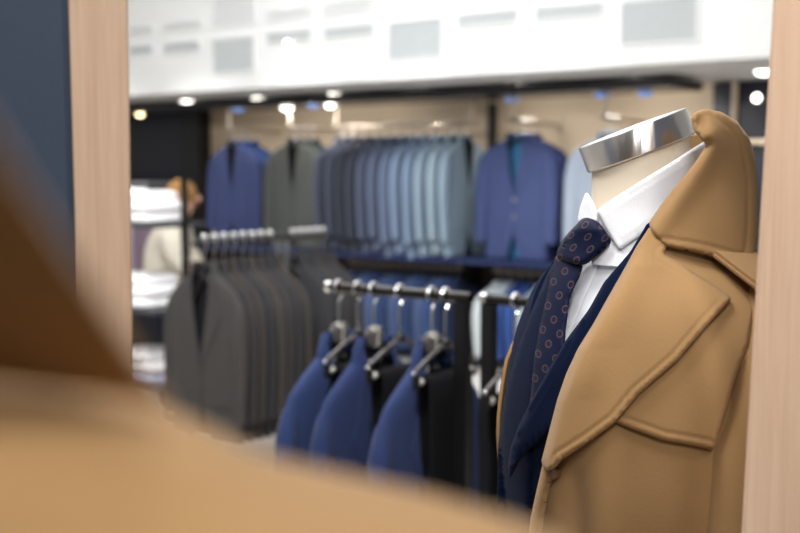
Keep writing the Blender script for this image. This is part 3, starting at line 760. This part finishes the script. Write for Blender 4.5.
def grad(T, p, off):
    e = 1e-4; g = np.stack([implicit(T, p + np.eye(3)[i] * e, off) - implicit(T, p - np.eye(3)[i] * e, off) for i in range(3)], -1)
    return g / np.maximum(np.linalg.norm(g, axis=-1, keepdims=True), 1e-9)
def cast(T, pix, off):
    """sight lines met with a garment layer; a line that passes by takes its closest approach"""
    D = np.array([np.array(ray(x, y).normalized()) for x, y in pix])
    ts = np.linspace(.75, 1.5, 300)
    best = np.full(len(D), 1e9); bt = np.zeros(len(D)); hit = np.full(len(D), np.nan); prev = None
    for t in ts:
        v = implicit(T, EYEn + D * t, off)
        m = v < best; best[m] = v[m] if False else np.where(m, v, best)[m]; bt[m] = t
        new = (v <= 0) & np.isnan(hit); hit[new] = t
    lo = np.where(np.isnan(hit), 0, hit - (ts[1] - ts[0])); hi = np.where(np.isnan(hit), 0, hit)
    for _ in range(14):
        mid = (lo + hi) / 2; v = implicit(T, EYEn + D * mid[:, None], off); s = v > 0
        lo = np.where(s, mid, lo); hi = np.where(s, hi, mid)
    w_ = ts[1] - ts[0]
    for _ in range(3):                                   # settle the closest approach of the lines that pass by
        c = bt[:, None] + np.linspace(-w_, w_, 11)[None]; v = np.stack([implicit(T, EYEn + D * c[:, k:k + 1], off) for k in range(11)], 1)
        bt = c[np.arange(len(D)), v.argmin(1)]; w_ /= 5
    t = np.where(np.isnan(hit), bt, hi)
    return EYEn + D * t[:, None]
def local(p):
    q = np.asarray(p) - MOn
    return np.stack([q @ FDn, q @ LDn, q[..., 2]], -1)
def densify(poly, step):
    out = []
    for i, p in enumerate(poly):
        q = poly[(i + 1) % len(poly)]; n = max(1, int(math.dist(p, q) / step))
        out += [(p[0] + (q[0] - p[0]) * k / n, p[1] + (q[1] - p[1]) * k / n) for k in range(n)]
    return out
def chaikin(poly):
    out = []
    for i, p in enumerate(poly):
        q = poly[(i + 1) % len(poly)]
        out += [(p[0] * .75 + q[0] * .25, p[1] * .75 + q[1] * .25), (p[0] * .25 + q[0] * .75, p[1] * .25 + q[1] * .75)]
    return out
def seg_dist(P, A, B):
    A = np.array(A); B = np.array(B); d = B - A; L2 = (d ** 2).sum()
    t = np.clip(((P - A) @ d) / max(L2, 1e-9), 0, 1)
    return np.linalg.norm(P - A - t[:, None] * d, axis=1)
def inside(poly, P):
    x, y = P[:, 0], P[:, 1]; c = np.zeros(len(P), bool); n = len(poly)
    for i in range(n):
        (x1, y1), (x2, y2) = poly[i], poly[(i + 1) % n]
        if y1 == y2: continue
        k = ((y1 > y) != (y2 > y)) & (x < (x2 - x1) * (y - y1) / (y2 - y1) + x1); c ^= k
    return c
def pdist(poly, P):
    d = np.full(len(P), 1e9)
    for i in range(len(poly)): d = np.minimum(d, seg_dist(P, poly[i], poly[(i + 1) % len(poly)]))
    return d
def patch(name, poly, T, off, th, mat, parent, step=3.2, lift=None, seam=None, rnd=3.5, uvf=None, smooth=2, back=0.0):
    """a cloth panel with thickness: outline taken from sight lines, surface lying on the layer at OFF over the form"""
    b = densify(poly, 7)
    for _ in range(smooth): b = chaikin(b)
    b = densify(b, step)
    bb = np.array(b); lo, hi = bb.min(0), bb.max(0)
    gx, gy = np.meshgrid(np.arange(lo[0], hi[0], step), np.arange(lo[1], hi[1], step * .87)); gx = gx + (np.arange(gx.shape[0]) % 2)[:, None] * step / 2
    G = np.stack([gx.ravel(), gy.ravel()], 1); G = G[inside(b, G)]; G = G[pdist(b, G) > step * .55]
    V2 = [Vector(p) for p in b] + [Vector(p) for p in G]
    nb = len(b)
    v2, ed, fc, *_r = delaunay_2d_cdt(V2, [], [list(range(nb))], 1, 1e-5)
    pix = np.array([(v.x, v.y) for v in v2])
    base = cast(T, pix, off); nrm = grad(T, base, off)
    dist = pdist(b, pix)
    prof = np.sqrt(np.clip(1 - (1 - np.clip(dist / rnd, 0, 1)) ** 2, 0, 1))
    h = th * (.25 + .75 * prof)
    if lift is not None: h = h + lift(pix)
    if seam is not None:
        sd = seam(pix) if callable(seam) else dist
        s0 = 8.5 if callable(seam) else seam
        h = h - .0016 * np.exp(-((sd - s0) / 1.3) ** 2)
    top = cast(T, pix, off + h); nrm = grad(T, top, off)      # the outline holds wherever the cloth is lifted
    bl = (lift(pix) if lift is not None else 0) * np.ones(len(pix))
    bot = top - nrm * np.maximum(h - bl * .9 + back, .0008)[:, None]
    top, bot = local(top), local(bot); n = len(pix)
    faces = []; cnt = {}
    for f in fc:
        f = list(f)
        a, c, d = (top[i] for i in f[:3]); nn = np.cross(c - a, d - a)
        nl = np.array([nrm[f[0]] @ FDn, nrm[f[0]] @ LDn, nrm[f[0]][2]])
        if nn @ nl < 0: f = f[::-1]
        faces.append(tuple(f)); faces.append(tuple(i + n for i in reversed(f)))
        for k in range(len(f)):
            e = (f[k], f[(k + 1) % len(f)]); cnt[e] = 1
    for (a, c) in list(cnt):
        if (c, a) not in cnt: faces.append((c, a, a + n, c + n))
    V = np.concatenate([top, bot])
    uv = None
    if uvf is not None:
        u = uvf(pix, base); uv = np.concatenate([u, u])
    o = link_mesh(name, V, faces, mat, parent, True, uv)
    return o
def shell(name, T, off, zs, phi, mat, parent, th=.003, n=72, mod=None):
    """loft around the form; phi(z) gives the angular range (measured from the chest towards the form's left)"""
    out, inn = [], []
    for z in zs:
        w, d, fo = (float(v) for v in tab(T, z)); a0, a1 = phi(z); o_, i_ = [], []
        for k in range(n + 1):
            a = a0 + (a1 - a0) * k / n; e = mod(a, z) if mod else 0
            for lst, dd in ((o_, off + e), (i_, off + e - th)):
                l, f = selip(1, 1, NEXP, PI / 2 - a); l *= (w * (float(slim(z)) if l < 0 else 1) + dd); f *= d + dd; lst.append(Vector((f + fo, l, z)))
        out.append(o_); inn.append(i_)
    m = MB(); m.loft([a + list(reversed(b)) for a, b in zip(out, inn)], True, True)
    return m.build(name, mat, parent)
def gthing(name, label, cat):
    t = thing(name, label, cat, MO, M_RZ); return t

# ---- the form itself
mq = gthing('mannequin', 'cream headless mannequin with chrome neck cap wearing the camel trench coat', 'mannequin')
def full(T, off, z, n=64):
    w, d, fo = (float(v) for v in tab(T, z))
    r = []
    for k in range(n):
        l, f = selip(1, 1, NEXP, 2 * PI * k / n); l *= (w * (float(slim(z)) if l < 0 else 1) + off); f *= d + off; r.append(Vector((f + fo, l, z)))
    return r
MB().loft([full(TORSO, 0, z) for z in list(np.linspace(.82, 1.44, 40))]).build('torso', M_cream, mq)
TILT = math.radians(18.5)
ncen = Vector((.0265, 0, 1.5195)); ax = Vector((math.sin(TILT), -.175, math.cos(TILT))).normalized(); fx = Vector((math.cos(TILT), 0, -math.sin(TILT))); ly = ax.cross(fx)
NR = .0585
def disc(h, r, n=64): return [ncen + ax * h + fx * r * math.cos(2 * PI * k / n) + ly * (r * math.sin(2 * PI * k / n)) for k in range(n)]
def flatring(z, r, fo, n=64): return [Vector((fo + r * math.cos(2 * PI * k / n), r * math.sin(2 * PI * k / n), z)) for k in range(n)]
a_, b_ = flatring(1.42, .062, .026), disc(.001, NR - .003)
rings = []
for i in range(12):
    t = i / 11; k = .5 - .5 * math.cos(PI * t) ; k = t
    rings.append([p.lerp(q, k) - (Vector((p.x - .03, p.y, 0)) * .06 * math.sin(PI * t)) for p, q in zip(a_, b_)])
MB().loft(rings).build('neck', M_cream, mq)
prof = [(0, NR - .004), (.0, NR + .0005), (.0012, NR + .0018), (.027, NR + .0018), (.0283, NR + .001), (.0290, NR - .002), (.0298, NR - .012), (.0304, NR - .028), (.0306, NR - .045), (.0307, .002)]
MB().loft([disc(h, r) for h, r in prof]).build('neck_cap', brushed(), mq)
MB().tube([(0, 0, .03), (0, 0, .83)], .016, 16).build('pole', M_chrome, mq)
MB().loft([[Vector((r * math.cos(2 * PI * k / 40), r * math.sin(2 * PI * k / 40), z)) for k in range(40)] for r, z in ((.17, 0), (.17, .008), (.16, .012), (.02, .035))]).build('base', M_chrome, mq)

# ---- shirt
sh = gthing('dress_shirt', 'white dress shirt with pointed collar under the navy patterned tie', 'shirt')
shell('body', TORSO, .006, list(np.linspace(.95, 1.43, 34)), lambda z: (0, 2 * PI), M_shirt, sh, .003, 80, mod=lambda a, z: -.0015 * max(0, -math.sin(a)) * (1.30 < z < 1.42))
WING = [(596, 211), (612, 199), (644, 179), (672, 162), (694, 148), (709, 139), (716, 146), (704, 172), (684, 206), (655, 226), (619, 250), (606, 230)]
patch('collar_wing', WING, SHCOL, .003, .0035, M_shirt, sh, seam=5.0)
patch('collar_wing', [(586, 191), (592, 200), (597.5, 211), (597, 224), (588, 226), (577, 222), (580, 207)], SHCOL, .0015, .002, M_shirt, sh)
shell('collar_stand', SHCOL, -.001, [1.405, 1.42, 1.44, 1.455], lambda z: (math.radians(14), math.radians(200)), M_shirt, sh, .002, 60)
shell('collar_fall', SHCOL, .002, [1.42, 1.45, 1.48, 1.51], lambda z: (math.radians(135), math.radians(215)), M_shirt, sh, .003, 40)
patch('placket', [(582, 268), (590, 262), (600, 258), (596, 272), (583, 300), (571, 330), (563, 345), (560, 330), (570, 300)], TORSO, .007, .0015, M_shirt, sh)

# ---- tie
ti = gthing('necktie', 'navy necktie with small reddish ring print knotted on the white shirt', 'tie')
def tie_uv(pix, base):
    # along the cloth: u across, v down, one ring per cell
    q = base - MOn
    v = -(q[:, 2]) / .0124
    ang = pix[:, 0] * 0
    cx = np.interp(pix[:, 1], [215, 257, 300, 345, 385, 430], [592, 570, 560, 550, 545, 540])
    u = (pix[:, 0] - cx) / 18.0 + 20.1
    return np.stack([u, v + 100], 1)
bl_axis = ([255, 300, 345, 385, 430], [569, 559, 550, 543, 536])
def blade_lift(p):
    c = np.interp(p[:, 1], *bl_axis); return .0075 * np.clip(1 - ((p[:, 0] - c) / 24) ** 2, 0, 1)
BLADE = [(556, 254), (570, 258), (583, 262), (580, 274), (569, 296), (565, 327), (564, 345), (560, 380), (552, 425), (528, 425), (531, 390), (534, 358), (540, 324), (547, 294), (551, 272)]
patch('blade', BLADE, TORSO, .0165, .003, M_tie, ti, step=2.6, lift=blade_lift, uvf=tie_uv)
KNOT = [(575, 226), (583, 217), (592, 219), (600, 224), (606, 233), (612, 241), (604, 249), (593, 257), (583, 265), (570, 263), (556, 257), (557, 250), (562, 241), (568, 233)]
def knot_lift(p):
    ax_ = np.interp(p[:, 1], [215, 265], [594, 568]); return .012 * np.sqrt(np.clip(1 - ((p[:, 0] - ax_) / 32) ** 2, 0, 1)) * np.clip((p[:, 1] - 208) / 22, .3, 1)
patch('knot', KNOT, TORSO, .017, .005, M_tie, ti, step=2.4, lift=knot_lift, uvf=tie_uv, rnd=7)

# ---- navy jacket
ja = gthing('suit_jacket', 'dark navy suit jacket worn under the camel trench coat', 'jacket')
zsb = list(np.linspace(.75, 1.425, 46))
def jphi(z):
    v = float(np.interp(z, [.75, 1.16, 1.2, 1.25, 1.30, 1.35, 1.39, 1.43], [2, -3, -2, 4, 18, 33, 48, 68]))
    return math.radians(v), math.radians(360 - v * .72)
shell('body', TORSO, .013, zsb, jphi, M_navy, ja, .004, 90)
LLAP = [(648, 222), (630, 252), (604, 282), (589, 309), (566, 340), (551, 365), (538, 388), (520, 422), (510.5, 447), (508, 464), (509, 479), (513, 470), (518, 461), (527, 451), (540, 440), (553, 428), (575, 410), (605, 380), (645, 310), (670, 250), (664, 224)]
patch('lapel', LLAP, TORSO, .0205, .005, M_navy, ja, lift=lambda p: .006 * np.exp(-((p[:, 0] - np.interp(p[:, 1], [220, 282, 340, 388, 447], [648, 604, 566, 538, 510])) / 16) ** 2), seam=4.5)
RLAP = [(553, 262), (544, 281), (531.5, 311), (517, 348), (505, 393), (498, 446), (497.5, 480), (496, 520), (495, 566), (530, 566), (532, 470), (534, 416), (537, 388), (543, 358), (550, 325), (560, 296), (566, 276)]
patch('lapel', RLAP, TORSO, .012, .005, M_navy, ja)

# ---- camel trench coat
co = gthing('trench_coat', 'camel trench coat with wide lapel and upturned collar on the mannequin', 'coat')
COFF = .030
FOLD = [(707, 142), (696, 162), (671, 191), (649, 223), (636, 249), (624, 269), (608, 297), (593, 324), (577, 350), (566, 374), (557, 400), (549, 431), (540, 471), (534, 500), (529, 533)]
fw = cast(TORSO, np.array(FOLD[4:], float), COFF); fl = local(fw)
fz = fl[::-1, 2]
def phi_left(z):
    w, d, fo = (float(v) for v in tab(TORSO, z))
    f = float(np.interp(z, fz, fl[::-1, 0])); l = float(np.interp(z, fz, fl[::-1, 1]))
    # angle parameter of the superellipse at that point
    u = abs(l / (w + COFF)) ** (NEXP / 2); v = abs((f - fo) / (d + COFF)) ** (NEXP / 2)
    return math.atan2(math.copysign(u, l), math.copysign(v, f - fo))
def cphi(z):
    zz_ = max(min(z, fz[-1]), fz[0]); a = phi_left(zz_) + math.radians(3.0)
    if z < fz[0]: a = phi_left(fz[0]) + math.radians(3)
    r = float(np.interp(z, [.5, 1.0, 1.2, 1.28, 1.33, 1.37, 1.43], [42, 48, 55, 62, 78, 110, 135]))
    return a, math.radians(360 - r)
shell('body', TORSO, COFF, list(np.linspace(.42, 1.41, 60)), cphi, M_camel, co, .004, 110, mod=lambda a, z: max(0, (1.15 - z)) * .10 + (.004 * math.sin(a * 7) * max(0, 1.2 - z) * 2))
# front panel with its turned edge, then the gun flap, the lapel and the collar over it
PANEL = [(560, 455), (553, 466), (546, 490), (540, 515), (536, 545), (536, 562), (640, 562), (735, 562), (738, 470), (742, 400), (700, 395), (640, 400)]
fpan = patch('front_panel', PANEL, TORSO, COFF + .001, .003, M_camel, co, step=4, lift=lambda p: -.0035 * np.exp(-((p[:, 0] - (574 + (p[:, 1] - 470) * .1)) / 10) ** 2) * np.clip((p[:, 1] - 455) / 20, 0, 1) + .004 * np.exp(-((p[:, 0] - 600) / 20) ** 2))
EDGE = [(556, 440), (549, 440), (543, 462), (537, 488), (531, 515), (527, 545), (525, 562), (538, 562), (541, 530), (547, 495), (554, 470), (563, 458)]
patch('front_edge', EDGE, TORSO, COFF + .006, .006, M_camel, co, rnd=6)
FLAP = [(616, 423), (640, 432), (662, 440), (690, 445), (714, 450), (720, 430), (728, 406), (737, 375), (748, 345), (756, 300), (757, 250), (700, 245), (660, 245), (640, 300), (610, 400)]
flap_low = [(600, 416), (616, 423), (640, 432), (662, 440), (690, 445), (714, 450)]
def flap_seam(p):
    d = np.full(len(p), 1e9)
    for i in range(len(flap_low) - 1): d = np.minimum(d, seg_dist(p, flap_low[i], flap_low[i + 1]))
    return d
patch('gun_flap', FLAP, TORSO, COFF + .005, .004, M_camel, co, seam=flap_seam, rnd=2.6, step=2.6, lift=lambda p: .004 * np.clip((p[:, 1] - 330) / 110, 0, 1))
LAP = [(636, 247), (624, 269), (608, 297), (593, 324), (577, 350), (566, 374), (557, 400), (549, 431), (541, 462), (545, 471), (553, 469), (561, 459.5), (587, 443), (615, 422.5), (639, 394), (677, 361), (705, 328), (732, 298), (716, 286), (695, 273), (676, 261), (663, 254), (668, 244), (663, 230), (650, 226)]
lap_out = [(561, 459.5), (587, 443), (615, 422.5), (639, 394), (677, 361), (705, 328), (732, 298), (716, 286), (695, 273), (676, 261), (663, 254)]
def lap_seam(p):
    d = np.full(len(p), 1e9)
    for i in range(len(lap_out) - 1): d = np.minimum(d, seg_dist(p, lap_out[i], lap_out[i + 1]))
    return d
def lap_lift(p):
    fx_ = np.interp(p[:, 1], [247, 297, 350, 400, 458], [636, 608, 577, 557, 542])
    e = p[:, 0] - fx_
    roll = .010 * np.exp(-((e - 10) / 26) ** 2) - .012 * np.exp(-(e / 5) ** 2)
    wav = .0016 * np.sin((p[:, 0] * .6 + p[:, 1]) / 26)
    return (roll + wav + .004) * np.clip((p[:, 1] - 226) / 40, 0, 1)
patch('lapel', LAP, TORSO, COFF + .012, .006, M_camel, co, lift=lap_lift, seam=lap_seam, rnd=2.4, step=2.4, smooth=1)
CLR = [(690.5, 116), (697, 111), (706, 108.5), (722, 112), (737, 121), (749, 137), (755, 155), (758, 181), (758, 225), (756, 250), (753, 262), (743, 264), (720, 258), (695, 252), (663, 246), (655, 236), (648, 224), (660, 206), (672, 190), (686, 174), (697, 160), (707, 144), (700, 136), (694, 130)]
clr_out = [(722, 112), (736, 122), (747, 138), (753, 155), (756.5, 181), (756, 225), (754, 248), (751, 259), (742, 263), (720, 257), (695, 251), (663, 246)]
def clr_seam(p):
    d = np.full(len(p), 1e9)
    for i in range(len(clr_out) - 1): d = np.minimum(d, seg_dist(p, clr_out[i], clr_out[i + 1]))
    return d
def clr_lift(p):
    g = .007 * np.exp(-(((p[:, 0] - 712) / 11) ** 2 + ((p[:, 1] - 134) / 16) ** 2))                    # the rolled end at the neck
    g -= .006 * np.exp(-(((p[:, 0] - 700) / 5) ** 2 + ((p[:, 1] - 126) / 9) ** 2))
    dd = seg_dist(p, (707, 144), (649, 223))
    roll = .006 * np.exp(-((dd - 10) / 12) ** 2) - .006 * np.exp(-(dd / 4) ** 2)
    return g + roll + .006 * np.clip((p[:, 1] - 180) / 80, 0, 1)
cl = patch('collar', CLR, COLLAR, .0, .007, M_camel, co, lift=clr_lift, seam=clr_seam, rnd=2.6, step=2.4, smooth=1)
shell('collar_back', COLLAR, -.024, list(np.linspace(1.42, 1.54, 16)), lambda z: (math.radians(120), math.radians(225)), M_camel, co, .005, 50)
# sleeves
for s in (1, -1):
    y_ = 1 if s > 0 else -.74; fb = 0 if s > 0 else -.072
    pts = [(-.034, y_ * .140, 1.385), (-.024, y_ * .170, 1.355), (.0, y_ * .194, 1.305), (.022, y_ * .206, 1.235), (.026, y_ * .214, 1.12), (.03, y_ * .226, .98), (.04, y_ * .230, .84), (.044, y_ * .23, .80)]
    pts = [(f + fb, l, z) for f, l, z in pts]
    MB().tube(pts, [q * (1 if s > 0 else .84) for q in (.045, .064, .074, .075, .072, .067, .064, .064)], 28).build('sleeve', M_camel, co)
MB().box((.02, .165, 1.408), (.05, .11, .008), .003, Matrix.Rotation(-.42, 3, 'X')).build('epaulette', M_camel, co)
# horn buttons
for px, py in ((556.5, 472),):
    p = local(cast(TORSO, np.array([(px, py)], float), COFF + .006))[0]; q = local(cast(TORSO, np.array([(px, py)], float), COFF + .006) + grad(TORSO, cast(TORSO, np.array([(px, py)], float), COFF), COFF) * .005)[0]
    MB().tube([p, q], .0065, 18).build('button', M_button, fpan)

# ================================================================== FOREGROUND COAT (close to the lens)
FX, FDp = -.150, .225
fc_ = thing('camel_coat', 'blurred camel coat on a stand close by, its shoulder filling the lower left', 'coat', lat(FX, FDp, 0), YAW)
FT = [(1.4600, .03, .04), (1.4586, .05, .048), (1.4564, .07, .0504), (1.455, .085, .0522), (1.4494, .0985, .0538), (1.4428, .112, .0554), (1.4354, .126, .0571), (1.432, .14, .0588), (1.4287, .155, .0606), (1.4252, .17, .0624), (1.4209, .185, .0642), (1.4121, .198, .0658), (1.395, .212, .070), (1.37, .224, .074), (1.33, .232, .082), (1.25, .236, .092), (1.1, .24, .10), (.9, .245, .105), (.7, .255, .115), (.45, .27, .125)]
def fring(w, d, z, n=64):
    return [Vector((*selip(w, d, 2.3, 2 * PI * k / n), z)) for k in range(n)]
zs = np.concatenate([np.linspace(1.46, 1.36, 44), np.linspace(1.34, .45, 30)])
fzs = np.array([t[0] for t in FT])[::-1]
rings = [fring(float(np.interp(z, fzs, [t[1] for t in FT][::-1])), float(np.interp(z, fzs, [t[2] for t in FT][::-1])), z) for z in zs]
MB().loft(rings).build('body', M_camel, fc_)
# popped collar leaning out over the shoulder
def crow(t, th):
    """turned-up collar leaning out towards the lens: neck line at t = 0, free edge at t = 1"""
    xr = .1037 - .018 * t; xl = -.12
    dep = -.010 - .075 * t; z0 = 1.455 + .070 * t
    pts = []
    for k in range(33):
        s_ = k / 32
        pts.append(Vector((xr + (xl - xr) * s_, dep - .006 * math.sin(PI * s_) + th, z0 + .03 * min(s_, .5) - th * .3)))
    return pts
m = MB(); rows = [crow(t, 0) + list(reversed(crow(t, .005))) for t in np.linspace(0, 1, 16)]
m.loft(rows, True, True).build('collar', M_camel, fc_)
MB().tube([(0, 0, .02), (0, 0, 1.46)], .014, 12).build('stand_pole', M_chrome, fc_)
MB().loft([[Vector((r * math.cos(2 * PI * k / 40), r * math.sin(2 * PI * k / 40), z)) for k in range(40)] for r, z in ((.15, 0), (.15, .008), (.14, .012), (.015, .03))]).build('stand_base', M_chrome, fc_)

# ================================================================== LIGHT
def area(name, loc, aim, size, energy, col=(1, 1, 1)):
    ld = bpy.data.lights.new(name, 'AREA'); ld.shape = 'RECTANGLE'; ld.size, ld.size_y = size; ld.energy = energy; ld.color = col
    o = bpy.data.objects.new(name, ld); COL.objects.link(o); o.location = loc
    o.rotation_euler = (Vector(aim) - Vector(loc)).to_track_quat('-Z', 'Y').to_euler(); return o
def spot(name, loc, aim, energy, deg, soft=.05, col=(1, .96, .9), blend=.5):
    ld = bpy.data.lights.new(name, 'SPOT'); ld.energy = energy; ld.spot_size = math.radians(deg); ld.spot_blend = blend; ld.shadow_soft_size = soft; ld.color = col
    o = bpy.data.objects.new(name, ld); COL.objects.link(o); o.location = loc
    o.rotation_euler = (Vector(aim) - Vector(loc)).to_track_quat('-Z', 'Y').to_euler(); return o
w = bpy.data.worlds.new('shop_light'); SC.world = w; w.use_nodes = True
bg = w.node_tree.nodes['Background']; bg.inputs['Color'].default_value = (1, .97, .93, 1); bg.inputs['Strength'].default_value = .38
area('overhead_fill', (-3.2, 2.6, 3.35), (-3.2, 2.6, 0), (4.5, 2.0), 120)  # unseen area light added to brighten the whole shop
area('overhead_fill', lat(.1, -.72, 2.5), lat(-.05, .5, 1.4), (.7, .5), 20)  # fill added behind the camera for the near coat and the frame
area('bulkhead_fill', (-3.8, 2.3, 2.9), (-3.8, 5.0, 2.6), (6, .5), 9)  # unseen light added to brighten the white bulkhead
tgt = lat(.25, 1.2, 1.35)
area('track_panel', lat(-.45, 1.15, 2.8), tgt, (.6, .6), 23, (1, .98, .95))
spot('unseen_spot', lat(.28, .3, 2.7), tgt, 46, 32, .22, (1, .98, .95), .6)  # fill spot added to even out the light on the trench coat
for x, tx in ((-5.6, -6.2), (-4.9, -5.3), (-4.2, -4.4), (-3.5, -3.5), (-2.9, -2.6)):
    spot('unseen_spot', Vector((x, 2.9, 2.2)), Vector((tx, 5.75, 1.32)), 75, 32, .08, (1, .97, .93), .6)  # floating spots added to brighten the wall jackets from the front
area('rack_fill', (-2.9, 2.7, 3.2), (-3.4, 3.9, 1.1), (.4, .4), 24)  # unseen light added over the charcoal rack
spot('unseen_spot', lat(.75, -.5, 3.0), lat(-.05, .83, 1.4), 60, 40, .08)  # spot added behind the camera to brighten the oak frame
spot('unseen_spot', lat(-.35, 1.3, 3.0), lat(-.1, .25, 1.42), 5, 30, .08)  # weak spot added from the far side for the near coat's shoulder
spot('unseen_spot', Vector((-.9, .9, 3.1)), Vector((-1.6, 2.1, .95)), 190, 40, .03)
spot('unseen_spot', Vector((-2.3, 1.6, 3.1)), Vector((-3.6, 3.6, .9)), 120, 45, .05)
# ================================================================== CAMERA
cd = bpy.data.cameras.new('camera'); cam = bpy.data.objects.new('camera', cd); COL.objects.link(cam)
cd.sensor_width = 36; cd.lens = FPX * 36 / 800; cd.clip_start = .02
cam.matrix_world = Matrix.Translation(EYE) @ Matrix((RIGHT, UP, -FWD)).transposed().to_4x4()
cd.dof.use_dof = True; cd.dof.focus_distance = 1.12; cd.dof.aperture_fstop = 4.6; cd.dof.aperture_blades = 0
SC.camera = cam
SC.view_settings.view_transform = 'Standard'; SC.view_settings.look = 'None'; SC.view_settings.gamma = 1; SC.view_settings.exposure = 0
SC.cycles.use_denoising = True
SC.cycles.max_bounces = 6
